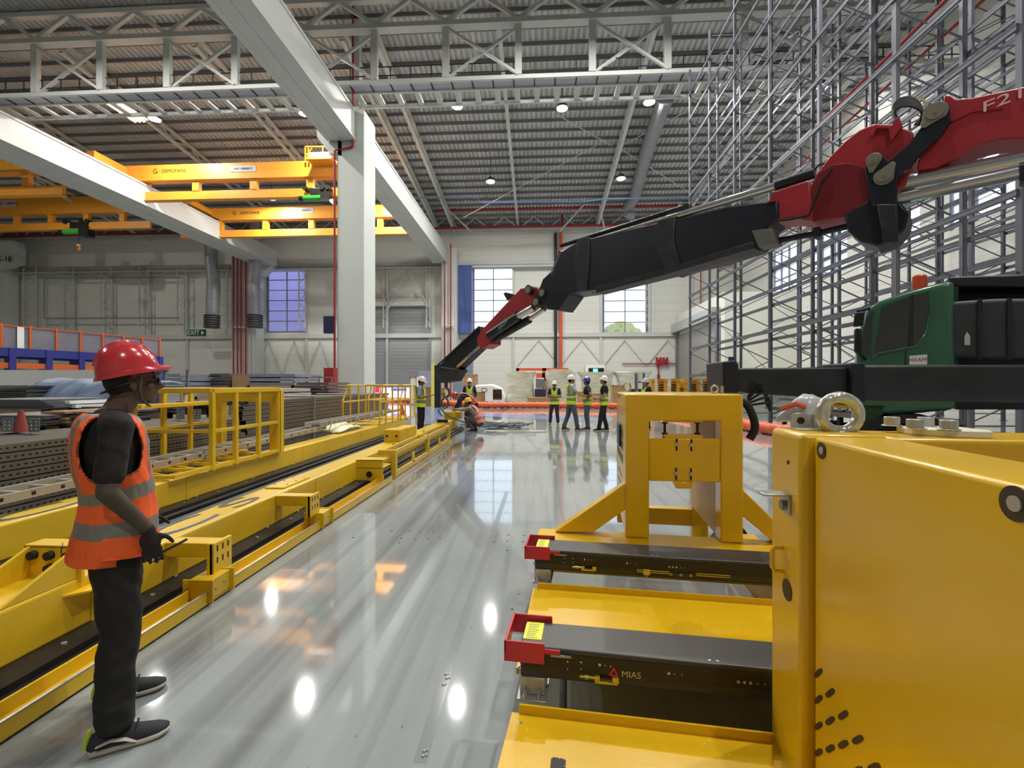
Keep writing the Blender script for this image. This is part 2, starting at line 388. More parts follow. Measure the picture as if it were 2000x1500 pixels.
# far columns by the wall
def far_col(x0, x1, label, pipes, top=488):
    a, c = at(x0, top, 59.3), at(x1, top, 59.3)
    o = thing('concrete_column', label, 'column', ((a.x + c.x) / 2, 60.2, 0)); h_ = (c.x - a.x) / 2
    MB().box((-h_, -.9, 0), (h_, .9, 19.3)).build('shaft', COLM, o, smooth=False)
    if pipes: MB().prism([(h_ - .05, 18.2), (h_ + 2.0, 18.2), (h_ + 2.0, 17.4), (h_ + .5, 16.1), (h_ - .05, 16.1)], lambda p, s: V((p[0], -.8 if s else .6, p[1]))).build('corbel', COLM, o, smooth=False)
    return o
far_col(452, 500, 'white column with red pipes below the left runway girder by the back wall', True)
far_col(862, 892, 'white column between the roller door and the first bright window', False)
far_col(-10, 8, 'pale column cut by the left border of the view', False)
for px0, lst, lb in ((0, (455, 463, 470, 479), 'cluster of dark red pipes on the column right of the exit sign'), (0, (868, 880), 'pair of dark red pipes on the column beside the roller door')):
    x = at(lst[0], 600, 58.2).x; o = thing('sprinkler_riser', lb, 'pipe', (x, 58.3, 0))
    for p_ in lst:
        xx = at(p_, 600, 58.2).x - x; MB().cyl((xx, 0, 0), (xx, 0, 19.5), .10, n=8).build('pipe', REDP, o)
    MB().box((at(lst[0], 600, 58.2).x - x - .2, -.05, 9), (at(lst[-1], 600, 58.2).x - x + .2, .7, 9.15)).build('pipe_bracket', WHT, o)
# ---- runway girders
def girder(xl, xr, zb, zt_, y0, y1, label):
    o = thing('runway_girder', label, 'girder', ((xl + xr) / 2, y0, 0)); h_ = (xr - xl) / 2
    mb = MB(); L = y1 - y0
    mb.box((-h_ + .06, 0, zb), (h_ - .06, L, zt_ - .15)); mb.box((-h_, 0, zt_ - .15), (h_, L, zt_))
    mb.box((-h_, 0, zb - .02), (-h_ + .3, L, zb + .1)); mb.box((h_ - .3, 0, zb - .02), (h_, L, zb + .1))
    mb.build('girder_body', WHT, o, smooth=False)
    MB().box((-.06, 0, zb - .05), (.06, L, zb - .001)).build('cable_tray', WHT, o, smooth=False)
    MB().box((-.05, 0, zt_), (.05, L, zt_ + .12)).build('crane_rail', DRK, o, smooth=False)
    return o
girder(-13.6, -11.7, 17.35, 19.25, 31.4, 59.2, 'long white runway girder running from the big column to the back wall')
girder(-13.6, -11.7, 17.35, 19.25, 4, 29.1, 'white runway girder coming overhead onto the top of the big column')
girder(-37.4, -34.4, 17.35, 19.2, 8, 59.2, 'white runway girder crossing the upper left under the yellow cranes')
# sign block K-18
p = at(0, 500, 57.5)
o = thing('column_sign', 'white corbel block with black dash and number eighteen at the left edge', 'sign', (p.x, 57.5, 0))
q0, q1 = at(-30, 470, 57.5), at(26, 512, 57.5)
MB().prism([(q0.x - p.x, q0.z), (q1.x - p.x - .3, q0.z), (q1.x - p.x, q0.z - .9), (q1.x - p.x, q1.z), (q0.x - p.x, q1.z - 1)], lambda a, s: V((a[0], 0 if s else 1.5, a[1]))).build('block', COLM, o, smooth=False)
text('lettering', 'K-18', 1.05, PBLK, frame_m(at(8, 506, 57.45) - p - V((0, 0, -p.z)) , (1, 0, -.08), (0, 0, 1)), o)
# ---- roof rafters (twin chord with web) along the hall
i = 0
for X, lb in ((-54, 'at the far left above the blue racking'), (-44, 'second from the left above the left bay'), (-33.4, 'above the left runway girder'), (-23.6, 'over the yellow crane with the railed platform'), (-13.2, 'just left of the big column at the roof'),
              (-12.2 + 1.2, 'right beside the big column running to the back'), (-2.6, 'in the middle of the roof ending above the left bright window'), (7.7, 'crossed by thin tie rods above the window with the tree'), (18.0, 'above the tall racking')):
    mb = MB(); thick = .13
    y0_, y1_ = 30.5, YB
    for dz in (-.42, -1.25):
        if X in (-2.6,) and dz < -1: continue
        mb.bar((X, y0_, roofz(y0_) + dz), (X, y1_, roofz(y1_) + dz), .3, .16, up=(0, 0, 1))
    if X != -2.6:
        Y = y0_; s_ = 0
        while Y < y1_ - 2:
            a_, b_ = (-.42, -1.25) if s_ % 2 == 0 else (-1.25, -.42)
            mb.bar((X, Y, roofz(Y) + a_), (X, Y + 2, roofz(Y + 2) + b_), .1); Y += 2; s_ += 1
    tag(mb.build('roof_rafter', WHT, smooth=False), 'white steel roof rafter ' + lb, 'rafter', 'white rafters under the roof deck'); i += 1
# inverted V struts below the rafters near the back wall
for px, t_, l_, r_, lb in ((848, 384, 830, 920, 'left'), (1165, 372, 1093, 1182, 'middle'), (1340, 375, 1300, 1352, 'right')):
    mb = MB(); a = at(px, t_, 55); mb.bar(a, at(l_, 452, 59), .16); mb.bar(a, at(r_, 452, 59), .16)
    tag(mb.build('roof_strut', WHT, smooth=False), 'white inverted V roof strut, %s of the three below the back rafters' % lb, 'strut')
# diagonal tie rods
for a, c, lb in (((1163, 285), (905, 425), 'from the rafter hub down to the left'), ((1208, 288), (1345, 375), 'from the rafter hub down to the right'), ((1208, 288), (1345, 215), 'from the rafter hub up to the right'), ((1195, 285), (1090, 225), 'from the rafter hub up toward the middle lamp')):
    mb = MB(); mb.cyl(at(*a, 44), at(*c, 44 + (a[1] < c[1]) * 8 - (a[1] > c[1]) * 6), .04, n=6); tag(mb.build('tie_rod', WHT), 'thin diagonal tie rod ' + lb, 'tie rod')
# eave truss at the back wall, with red sprinkler mains
mb = MB(); Yt = 59.5
mb.box((XLW + 1, Yt - .1, 21.6), (XR, Yt + .1, 21.85)); x = XLW + 1; up = True
while x < XR - 2: mb.bar((x, Yt, 21.7 if up else 23.2), (x + 1.9, Yt, 23.2 if up else 21.7), .14); x += 1.9; up = not up
tag(mb.build('eave_truss', WHT, smooth=False), 'long white zigzag truss along the top of the back wall', 'truss')
for z, Y_, lb in ((at(1000, 443, 59).z, 59.0, 'lower'), (at(1000, 408, 57).z, 57.0, 'upper')):
    o = thing('sprinkler_main', 'horizontal red sprinkler main across the hall top, the %s of two' % lb, 'pipe', (0, Y_, z))
    MB().cyl((at(-5 if lb == 'lower' else 850, 443, Y_).x, 0, 0), (at(1420, 443, Y_).x, 0, 0), .16).build('pipe', REDP, o)
mb = MB(); a = at(1098, 443, 59); mb.cyl(a, (a.x, 59, 24.2), .14)
tag(mb.build('sprinkler_connection', REDP), 'short red vertical pipe joining the two sprinkler mains', 'pipe')
# tall orange-red riser and dark downpipe on the back wall
a = bw(1093, 600); MB()
tag(MB().cyl((a.x + .12, YB - .6, 2.2), (a.x + .12, YB - .6, 21.5), .2, n=12).build('orange_riser', ORGP), 'orange-red vertical pipe between the two bright windows', 'pipe')
tag(MB().box((a.x - .75, YB - .5, 2.0), (a.x - .35, YB - .1, 21.5)).build('downpipe', DRK, smooth=False), 'dark square downpipe beside the orange-red pipe', 'pipe')
tag(MB().cyl(bw(1366, 500) - V((0, .5, 0)), bw(1366, 607) - V((0, .5, 0)), .08, n=8).build('wall_pipe', REDP), 'thin red pipe on the wall left of the racking', 'pipe')
# blue water line across under the roof
mb = MB(); Yp = 50
mb.tube([at(700, 386, Yp), at(920, 386, Yp), at(934, 387, Yp), at(938, 395, Yp), at(1140, 394, Yp), at(1180, 388, Yp), at(1420, 385, Yp)], .07, 8)
tag(mb.build('water_line', mat('pipe_blue', (110, 140, 190), .35, .3)), 'thin pale blue pipe crossing under the roof with a small step', 'pipe')
# ---- ventilation ducts
o = thing('ventilation_duct', 'grey duct bending down beside the exit sign', 'duct', tuple(at(414, 600, 57)[:2]) + (0,))
def dl(px, py, Y, o): p = at(px, py, Y); return p - V(o.location)
MB().tube([dl(413, 430, 57, o), dl(413, 470, 57, o), dl(412, 510, 57, o), dl(415, 530, 57, o), dl(417, 560, 57, o), dl(414, 640, 57, o)], [.75, .75, .72, .75, .78, .75], 16).build('duct_body', TIN, o)
mb = MB()
for k_ in range(6): z = dl(414, 618 + k_ * 4.5, 57, o).z; mb.tube([(0, 0, z), (0, 0, z + .12)], .95, 16)
mb.build('flange_rings', DRK, o)
o2 = copy_tree(o); p2 = at(498, 600, 57); o2.location = (p2.x, p2.y, 0); o2['label'] = 'pale grey duct bending down just right of the red pipe cluster'; o2.scale.x = -1
o = thing('ventilation_duct', 'long pale duct running up along the roof right of the middle', 'duct', (0, 0, 0))
MB().tube([at(1240, 422, 56), at(1228, 418, 56), at(1226, 408, 56), at(1240, 385, 54), at(1262, 300, 45), at(1300, 190, 36)], [.5, .55, .6, .65, .65, .62], 14).build('duct_body', TIN, o)
# ---- main cross truss with catwalk
Yn = 28.6
o = thing('roof_truss', 'deep white cross truss spanning the hall above the catwalk', 'truss', (0, Yn, 0))
zc, zm, zu = 20.6, at(1000, 40, Yn).z, roofz(Yn) - .3
mb = MB(); xa, xb = XLW + 1, XR
mb.box((xa, -.18, zm - .28), (xb, .18, zm + .1)); mb.box((xa, -.3, zm - .3), (xb, .3, zm - .24)); mb.build('middle_chord', WHT, o, smooth=False)
MB().box((xa, -.18, zu - .3), (xb, .18, zu)).build('top_chord', WHT, o, smooth=False)
MB().box((xa, -.1, zc - .05), (xb, .1, zc + .2)).build('bottom_chord', WHT, o, smooth=False)
bay = 4.55; x0_ = at(70, 150, Yn).x - 6 * bay; mb = MB(); md = MB(); k_ = 0; x = x0_
while x < xb - bay:
    if x > xa:
        MB().bar((x, 0, zc + .2), (x, 0, zm - .28), .42, .3, up=(0, 1, 0)).build('vertical_post', WHT, o, smooth=False)
        md.bar((x, 0, zm + .1), (x + bay / 2, 0, zu - .2), .22); md.bar((x + bay / 2, 0, zu - .2), (x + bay, 0, zm + .1), .22)
        if k_ % 2 == 0: md.bar((x, .15, zc + .2), (x + bay, .15, zm - .3), .16); md.bar((x, -.1, zm - .3), (x + bay, -.1, zc + .2), .16)
    x += bay; k_ += 1
md.build('diagonals', WHT, o, smooth=False)
o = thing('catwalk', 'white catwalk with grated floor and thin dark railing across the hall', 'catwalk', (0, Yn, 0))
GRT = mat('grating', (176, 176, 184), .6, .2, bump=.6, bscale=30)
MB().box((xa, .15, zc), (xb, .78, zc + .05)).build('grating', GRT, o, smooth=False)
mb = MB(); mb.box((xa, .75, zc - .12), (xb, .9, zc + .1)); mb.box((xa, 2.2, zc - .18), (xb, 2.36, zc + .05)); mb.build('side_beams', WHT, o, smooth=False)
mb = MB(); x = xa + .3
rg = None
while x < xb - .4:
    if rg is None: rg = MB().box((0, .9, zc - .12), (.34, 2.2, zc - .02)).build('cross_bar', WHT, o, smooth=False); c = rg
    else: c = rg.copy(); COL.objects.link(c); c.parent = o
    c.location.x = x; x += 1.3
mb = MB(); x = xa + .3
while x < xb: mb.bar((x, .1, zc), (x, .1, zc + 1.1), .05); mb.bar((x, 0, zc - .02), (x, .9, zc - .02), .07); x += 1.3
for z in (.55, 1.1): mb.bar((xa, .1, zc + z), (xb, .1, zc + z), .05)
mb.build('railing', DRK, o, smooth=False)
# ---- overhead cranes
LETT = mat('sign_grey', (190, 190, 196), .5)
def ocrane(Y, xa, xb, z_t, z_b, zr_t, zr_b, xr0, xr1, label, hang, logo=None, plate=None, nm='bridge_crane'):
    o = thing(nm, label, 'bridge crane', (xa, Y, 0)); L = xb - xa
    mb = MB(); mb.prism([(0, z_t), (L, z_t), (L, z_b), (1.2, z_b), (0, z_b + .5)], lambda p, s: V((p[0], 0 if s else .7, p[1])))
    mb.box((1.2, -.06, z_b - .04), (L, .76, z_b + .02)); mb.build('main_girder', YEC, o, smooth=False)
    MB().box((xr0 - xa, .2, zr_b), (xr1 - xa, .5, zr_t)).build('hoist_rail', YEC, o, smooth=False)
    MB().box((xr0 - xa, .05, zr_b - .02), (xr1 - xa, .65, zr_b + .05)).build('rail_flange', YEC, o, smooth=False)
    for h_ in hang:
        x = h_ - xa
        mb = MB(); mb.box((x - .3, .15, zr_t), (x + .3, .55, z_b)); mb.box((x - .42, .05, z_b - .12), (x + .42, .65, z_b)); mb.build('hanger', YEC, o, smooth=False)
    mb = MB(); mb.box((-.5, -3.0, z_t - .75), (.25, 2.6, z_t - .15)); mb.build('end_carriage', YEC, o, bevel=.04)
    if logo:
        p = at(*logo, Y); text('lettering', 'DEMCRANE'.replace('DEM', '\u00a9 DEM') if False else 'DEMCRANE', .42, PBLK, frame_m((p.x - xa, -.02, p.z), (1, 0, 0), (0, 0, 1)), o)
        text('logo_mark', 'G', .6, PBLK, frame_m((p.x - xa - 1.7, -.02, p.z), (1, 0, 0), (0, 0, 1)), o)
    if plate:
        a, c = at(plate[0], plate[1], Y), at(plate[2], plate[3], Y)
        MB().box((a.x - xa, -.04, c.z), (c.x - xa, -.005, a.z)).build('capacity_plate', LETT, o, smooth=False)
        text('plate_lettering', 'LMT 10000KG', (a.z - c.z) * .55, PBLK, frame_m(((a.x + c.x) / 2 - xa, -.06, (a.z + c.z) / 2), (1, 0, 0), (0, 0, 1)), o)
    return o
Y1 = 38.5
def zz(px, py, Y): return at(px, py, Y).z
def xx_(px, py, Y): return at(px, py, Y).x
g1 = ocrane(Y1, xx_(243, 330, Y1), -13.65, zz(420, 319, Y1), zz(420, 349, Y1), zz(420, 370, Y1), zz(420, 387, Y1), xx_(252, 380, Y1), -13.7,
       'bright yellow bridge crane with a railed platform left of the big column', [xx_(p, 350, Y1) for p in (270, 379, 492, 603)], (340, 334), (450, 325, 500, 335))
o = g1; P = lambda px, py: at(px, py, Y1) - V(o.location)
mb = MB()
for px in (600, 606, 634, 652): mb.bar(P(px, 321) + V((0, -.3, 0)), P(px, 290) + V((0, -.3, 0)), .1)
for py in (290, 305): mb.bar(P(600, py) + V((0, -.3, 0)), P(655, py) + V((0, -.3, 0)), .12)
mb.bar(P(603, 308) + V((0, -.3, 0)), P(613, 292) + V((0, -.3, 0)), .08); mb.build('platform_railing', YEC, o, smooth=False)
mb = MB(); a = P(612, 322); mb.box((a.x, -1.2, a.z - .1), (a.x + 2.1, 0, a.z + .1)); mb.build('platform_floor', YEC, o, smooth=False)
MB().box(P(615, 308) + V((0, -.9, 0)), P(651, 322) + V((0, -.4, 0))).build('control_cabinet', PWHT, o, smooth=False)
def hoist(px, py, Y, label, s_=1.0):
    p = at(px, py, Y); o = thing('electric_hoist', label, 'hoist', p)
    HG = mat('hoist_green', (60, 170, 60), .4) if 'hoist_green' not in MATS else MATS['hoist_green']
    mb = MB(); mb.cyl((-1.1 * s_, 0, 0), (.5 * s_, 0, 0), .26 * s_); mb.build('motor', HG, o)
    mb = MB(); mb.box((.5 * s_, -.35 * s_, -.45 * s_), (1.3 * s_, .35 * s_, .3 * s_)); mb.box((-.5 * s_, -.2, .2 * s_), (1.2 * s_, .2, .75 * s_)); mb.cyl((-1.1 * s_, 0, 0), (-1.5 * s_, 0, 0), .2 * s_)
    for x in (-.9, .6, 1.1): mb.cyl((x * s_, -.3, .8 * s_), (x * s_, .3, .8 * s_), .2 * s_)
    mb.build('drum_housing', DRK, o)
    return o
hoist(618, 387, Y1 - .1, 'green hoist hanging under the bright yellow crane near the big column', 1.0)
o = hoist(150, 452, 50.85, 'green and black hoist with a small yellow hook on the far left crane', 1.35)
mb = MB(); mb.cyl((.3, 0, -.4), (.3, 0, -1.6), .04); mb.build('chain', DRK, o)
mb = MB(); mb.box((.1, -.12, -1.75), (.5, .12, -1.5)); mb.tube([(.3, 0, -1.75), (.45, 0, -2.0), (.3, 0, -2.2), (.12, 0, -2.05)], .07, 8); mb.build('hook', YEC, o)
Y2 = 48.0
ocrane(Y2, xx_(410, 410, Y2), -13.65, zz(500, 405, Y2), zz(500, 428, Y2), zz(500, 447, Y2), zz(500, 461, Y2), xx_(350, 450, Y2), xx_(800, 450, Y2),
       'second orange-yellow bridge crane behind, with its long lower rail passing the big column', [xx_(p, 430, Y2) for p in (427, 516, 606, 741)], (488, 416), (572, 407, 612, 416))
Y3 = 36.0
ocrane(Y3, xx_(-150, 310, Y3), xx_(140, 330, Y3), zz(0, 308, Y3), zz(0, 336, Y3), zz(0, 363, Y3), zz(0, 381, Y3), xx_(-150, 370, Y3), xx_(117, 370, Y3),
       'yellow bridge crane cut by the left border above the white girder', [xx_(p, 340, Y3) for p in (45,)])
Y4 = 50.5
ocrane(Y4, xx_(-150, 400, Y4), xx_(250, 400, Y4), zz(100, 385, Y4), zz(100, 417, Y4), zz(100, 434, Y4), zz(100, 448, Y4), xx_(-150, 440, Y4), xx_(290, 440, Y4),
       'shaded mustard bridge crane behind the left runway girder carrying the hooked hoist', [xx_(p, 420, Y4) for p in (27, 95, 165, 235)], None, (2, 392, 30, 404))
# ---- lamps
LMAT = mat('lamp_glow', (255, 252, 240), .5, emit=22)
LWARM = mat('lamp_warm', (255, 190, 110), .5, emit=9)
LBODY = mat('lamp_body', (60, 62, 66), .5, .4)
def lamp(pos, label, k=1.0, grp='high bay lamps under the roof'):
    o = thing('high_bay_lamp', label, 'lamp', pos, 0, grp)
    mb = MB(); mb.tube([(0, 0, .02), (0, 0, .25), (0, 0, .5)], [.46, .38, .12], 20); mb.cyl((0, 0, .5), (0, 0, roofz(pos[1]) - pos[2] - .25), .03, n=6); mb.build('housing', LBODY, o)
    MB().tube([(0, 0, -.02), (0, 0, .03)], .42, 24).build('diffuser', LMAT, o)
    ld = bpy.data.lights.new('lamp_light', 'AREA'); ld.shape = 'DISK'; ld.size = .5; ld.energy = LAMP * k; ld.color = (1, .98, .94)
    lo_ = bpy.data.objects.new('lamp_light', ld); COL.objects.link(lo_); lo_.parent = o; lo_.location = (0, 0, -.06)
    return o
for px, py, Y, lb in ((302, 233, 35, 'glowing high bay lamp just right of the warm strip lamp'), (595, 222, 35, 'glowing high bay lamp beside the top of the big column'),
                  (893, 208, 36, 'bright high bay lamp right of the big column, first of the near row'), (1098, 212, 36, 'bright high bay lamp in the middle of the near row'),
                  (1268, 200, 36, 'bright high bay lamp at the right of the near row before the racking'), (1608, 170, 36, 'bright high bay lamp seen through the tall racking'),
                  (530, 388, 46, 'small far high bay lamp under the bright yellow crane'), (748, 381, 46, 'small far high bay lamp just right of the big column'),
                  (958, 355, 46, 'small far high bay lamp above the left bright window'), (1213, 349, 46, 'small far high bay lamp above the window with the tree')):
    lamp(at(px, py, Y), lb, .35 if px > 1500 else 1)
for X in (-45, -27, -19, 0, 6):
    for Y in (22,): lamp((X, Y, 22.8), 'unseen high bay lamp added overhead to light the near floor')
for X, Y in ((3, 6), (11, 6), (4, -12), (-34, 4)): lamp((X, Y, 22.8), 'unseen high bay lamp added overhead to light the near floor')  # unseen lamps, added to brighten the near floor and worker
MB().box((XLW, -30.3, 0), (XR, -30, 33)).build('wall_front', CLAD, kind='structure', smooth=False)
lamp((-52, 40, 22.8), 'high bay lamp over the far left bay hidden by the roof steel')
o = thing('strip_lamp', 'warm orange glowing strip lamp at the upper left under the catwalk', 'lamp', at(235, 212, 33))
mb = MB()
for k_ in (-.36, 0, .36): mb.cyl((k_, -1.7, 0), (k_, 1.7, 0), .1, n=8)
mb.build('tubes', LWARM, o); mb = MB(); mb.cyl((0, -1.5, .2), (0, -1.5, roofz(33) - o.location.z - .2), .03, n=6); mb.cyl((0, 1.5, .2), (0, 1.5, roofz(33) - o.location.z - .2), .03, n=6); mb.build('suspension', LBODY, o); MB().box((-.55, -1.8, .12), (.55, 1.8, .22)).build('reflector', PWHT, o, smooth=False)
# ---- outside: tree, neighbouring building, ground
LEAF = mat('tree_leaves', (196, 190, 96), .8, var=.4, vscale=8)
o = thing('round_tree', 'round yellowish tree seen outside through the right bright window', 'tree', (at(1212, 640, 90).x, 90, -2))
mb = MB(); random.seed(3)
for k_ in range(260):
    th_, ph_ = random.random() * 6.28, random.random() * pi * .5; r_ = 4.6 * random.uniform(.75, 1)
    c_ = V((r_ * cos(th_) * cos(ph_), r_ * .8 * sin(th_) * cos(ph_), 10.6 + 4.4 * sin(ph_))); mb.sph(c_, random.uniform(.4, .8), n=6, k=4)
mb.build('crown', LEAF, o); MB().cyl((0, 0, 0), (0, 0, 11), .4).build('trunk', WOOD, o)
tag(MB().box((-75, 70, -.5), (-20, 90, 26)).build('neighbouring_building', mat('mauve_cladding_glow', (158, 150, 205), .6, emit=.35), smooth=False), 'mauve clad building outside behind the left window', 'building')  # cladding emits a little, standing in for daylight on it
MB().box((-150, YB + .4, -1), (150, 300, -.2)).build('ground_outside', mat('outside_ground', (170, 168, 150), .9), kind='structure', smooth=False)
# ================================================================ YELLOW MASTS ON THE LEFT
def mast(xl, xr, y0, y1, label, s):
    o = thing('mast_beam', label, 'steel beam', (xr, y0, 0)); L = y1 - y0; W = xl - xr
    mb = MB(); mb.box((W, 0, .09), (0, L, .41)); mb.build('box_beam', YELB, o, bevel=.022, seg=3)
    mb = MB()
    for y in range(2, int(L), 3): mb.box((0, y, .10), (.006, y + .05, .395))
    mb.build('weld_seams', YELB, o, smooth=False)
    mb = MB(); mb.box((.0, 0, .045), (.19, L, .10)); mb.box((.03, 0, .0), (.16, L, .045)); mb.box((.19, 0, .02), (.235, L, .06)); mb.build('guide_rail', DRK, o, smooth=False)
    MB().box((.235, 0, .05), (.25, L, .065)).build('rail_edge', DGAL, o, smooth=False)
    mb = MB(); y = .2
    while y < L: mb.sph((.012, y, .105), .014, n=8, k=5); mb.cyl((.1, y + .3, .1), (.1, y + .3, .112), .014, n=8); y += .62
    mb.build('rail_bolts', STL, o)
    for y in (1.2, L / 2, L - 1.2): MB().box((W + .02, y, 0), (-.03, y + .1, .09)).build('timber_block', WOOD, o, smooth=False)
    return o
m1 = mast(-3.2, -2.86, .8, 16.4, 'long yellow box beam nearest the walkway, blue and dark lettering on top', 1)
m2 = mast(-4.96, -4.6, .8, 15.9, 'second long yellow box beam, behind the red-helmeted worker, carrying the railed cages', 1)
def beam_text(o, s, yw, c, sx=2.0, sz=.3):
    X = (-.17); t = text('lettering', s, sz, c, Matrix.Translation((X, yw - .8, .413)) @ Matrix(((0, -1, 0, 0), (1, 0, 0, 0), (0, 0, 1, 0), (0, 0, 0, 1))) @ Matrix.Diagonal((sx, 1, 1, 1)), o, ext=.001)
beam_text(m1, 'S', 4.55, DLET, 3.1, .36); beam_text(m1, 'C', 3.78, NAVY, 3.0, .36); beam_text(m1, 'II', 3.35, NAVY, 2.2, .36)
beam_text(m2, 'S', 4.95, DLET, 3.2, .4); beam_text(m2, 'C', 4.1, DLET, 3.0, .4)
mb = MB(); mb.box((-.29, 4.35, .41), (-.06, 4.98, .43)); mb.build('bolted_pad', YELB, m1, bevel=.01)
mb = MB()
for x in (-.25, -.1):
    for y in (4.5, 4.7, 4.9): mb.cyl((x, y, .43), (x, y, .434), .012, n=8)
mb.build('pad_holes', DRK, m1)
# bolted splice with gussets near the camera
def L1(px, py, z): p = atz(px, py, z); return V((p.x + 2.86, p.y - .8, z))
a = L1(72, 1125, .41); yy = 1.92
mb = MB(); mb.box((-.36, yy, .38), (.02, yy + .02, .60)); mb.box((-.36, yy, .595), (.02, yy + .12, .61))
for x in (-.33, -.02): mb.prism([(yy, .6), (yy - .42, .41), (yy, .41)], lambda p, s, x=x: V((x + (.012 if s else -.012), p[0], p[1])))
mb.build('splice_plate', YELB, m1, smooth=False)
for x, z in ((-.29, .55), (-.18, .55), (-.18, .47), (-.06, .55)): MB().cyl((x, yy - .03, z), (x, yy, z), .027, n=12).build('bolt', RUB, m1)
MB().prism([(.0, yy - .1), (.09, yy - .02), (.09, yy + .22), (.0, yy + .3)], lambda p, s: V((p[0], p[1], .33 + (.012 if s else 0)))).build('side_lug', YELB, m1, smooth=False)
# outrigger arms on the near mast
for y in (2.66, 4.15):
    mb = MB(); mb.box((-.0, y - .07, .29), (.40, y + .07, .40)); mb.box((.38, y - .11, .17), (.41, y + .11, .41)); mb.box((.36, y - .11, .17), (.41, y - .095, .41)); mb.build('support_arm', YELB, m1, bevel=.006)
    mb = MB()
    for k in (-.06, .0, .06):
        for z in (.25, .34): mb.box((.411, y + k - .006, z), (.413, y + k + .006, z + .045))
    mb.build('arm_slots', DRK, m1, smooth=False)
mb = MB(); mb.box((.0, 6.35, .28), (.42, 6.75, .30)); mb.box((0, 6.35, .08), (.42, 6.37, .42)); mb.box((-.02, 6.35, .40), (.42, 6.62, .42)); mb.build('end_bracket', YELB, m1, bevel=.006)
MB().tube([(.2, 6.345, .19), (.2, 6.35, .19)], .05, 14).build('bracket_hole', RUB, m1)
# outer yellow guard rail with clamps and the open cage at its far end
o = thing('guard_rail', 'low yellow angle rail on the floor beside the near beam, with clamp boxes', 'rail', (-2.42, .8, 0))
L = 6.7
mb = MB(); mb.box((-.13, 0, .03), (-.115, L, .115)); mb.box((-.13, 0, .03), (.02, L, .04)); mb.box((.01, 0, .015), (.022, L, .10)); mb.build('angle_rail', YELB, o, bevel=.003)
MB().box((.008, 0, .10), (.024, L, .106)).build('steel_lip', STL, o, smooth=False)
for y in (2.55, 4.3):
    mb = MB(); mb.box((-.14, y - .11, .04), (.03, y + .11, .18)); mb.box((-.17, y - .125, .02), (.06, y - .11, .19)); mb.box((-.17, y + .11, .02), (.06, y + .125, .19)); mb.build('clamp_box', YELB, o, bevel=.004)
    mb = MB(); mb.sph((.035, y - .05, .1), .01, n=8, k=5); mb.sph((.035, y + .04, .12), .01, n=8, k=5); mb.build('clamp_bolts', STL, o)
o = thing('cable_cage', 'open yellow cage of square bars at the far end of the near beam', 'cage', (-2.42, 7.7, 0))
for y in (0, 2.35, 4.75):
    mb = MB(); mb.box((-.05, y - .05, .05), (.03, y + .05, .50)); mb.box((-.28, y - .04, .42), (-.05, y + .04, .50)); mb.build('post', YELB, o, bevel=.006)
mb = MB(); mb.box((-.02, 0, .42), (.02, 4.75, .50)); mb.box((-.24, 0, .44), (-.20, 4.75, .50)); mb.build('top_bars', YELB, o, bevel=.005)
mb = MB(); mb.box((-.02, 0, .06), (.02, 4.75, .14)); mb.box((-.02, 1.1, .1), (.02, 1.2, .3)); mb.box((-.02, 3.5, .1), (.02, 3.6, .3)); mb.build('bottom_bar', YELB, o, bevel=.005)
for y in (1.2, 3.6): MB().box((-.43, y, .38), (-.22, y + .08, .46)).build('cross_tie', YELB, o, smooth=False)
# lifting block near the far end
o = thing('lifting_block', 'yellow bolted box standing on the near beam before the working men', 'steel box', (-3.02, 9.4, .41))
MB().box((-.17, 0, 0), (.17, .5, .26)).build('block_body', YELB, o, bevel=.012)
MB().box((-.15, .7, 0), (.15, 1.4, .24)).build('second_block', YELB, o, bevel=.012)
mb = MB()
for x in (-.1, .1): mb.cyl((x, -.01, .13), (x, 0, .13), .025, n=10)
mb.build('bolt_holes', RUB, o)
p = (-2.95, 15.6, .41)
o = thing('end_fitting', 'yellow fitting with dark slings at the beam end held by the squatting man', 'fitting', p)
MB().box((-.25, .0, .02), (.35, .25, .26)).build('fitting_body', YELB, o, bevel=.02)
mb = MB(); mb.tube(spl([(-.3, 0, .1), (-.42, -.1, .3), (-.3, -.1, .36), (-.2, 0, .2), (.1, -.1, .05), (.5, -.1, -.1)]), .022, 8); mb.build('sling', mat('sling_green', (40, 120, 90), .7), o)
MB().box((-.2, -1.3, 0), (.12, -1.15, .09)).build('dark_lug', BLK, o, smooth=False)
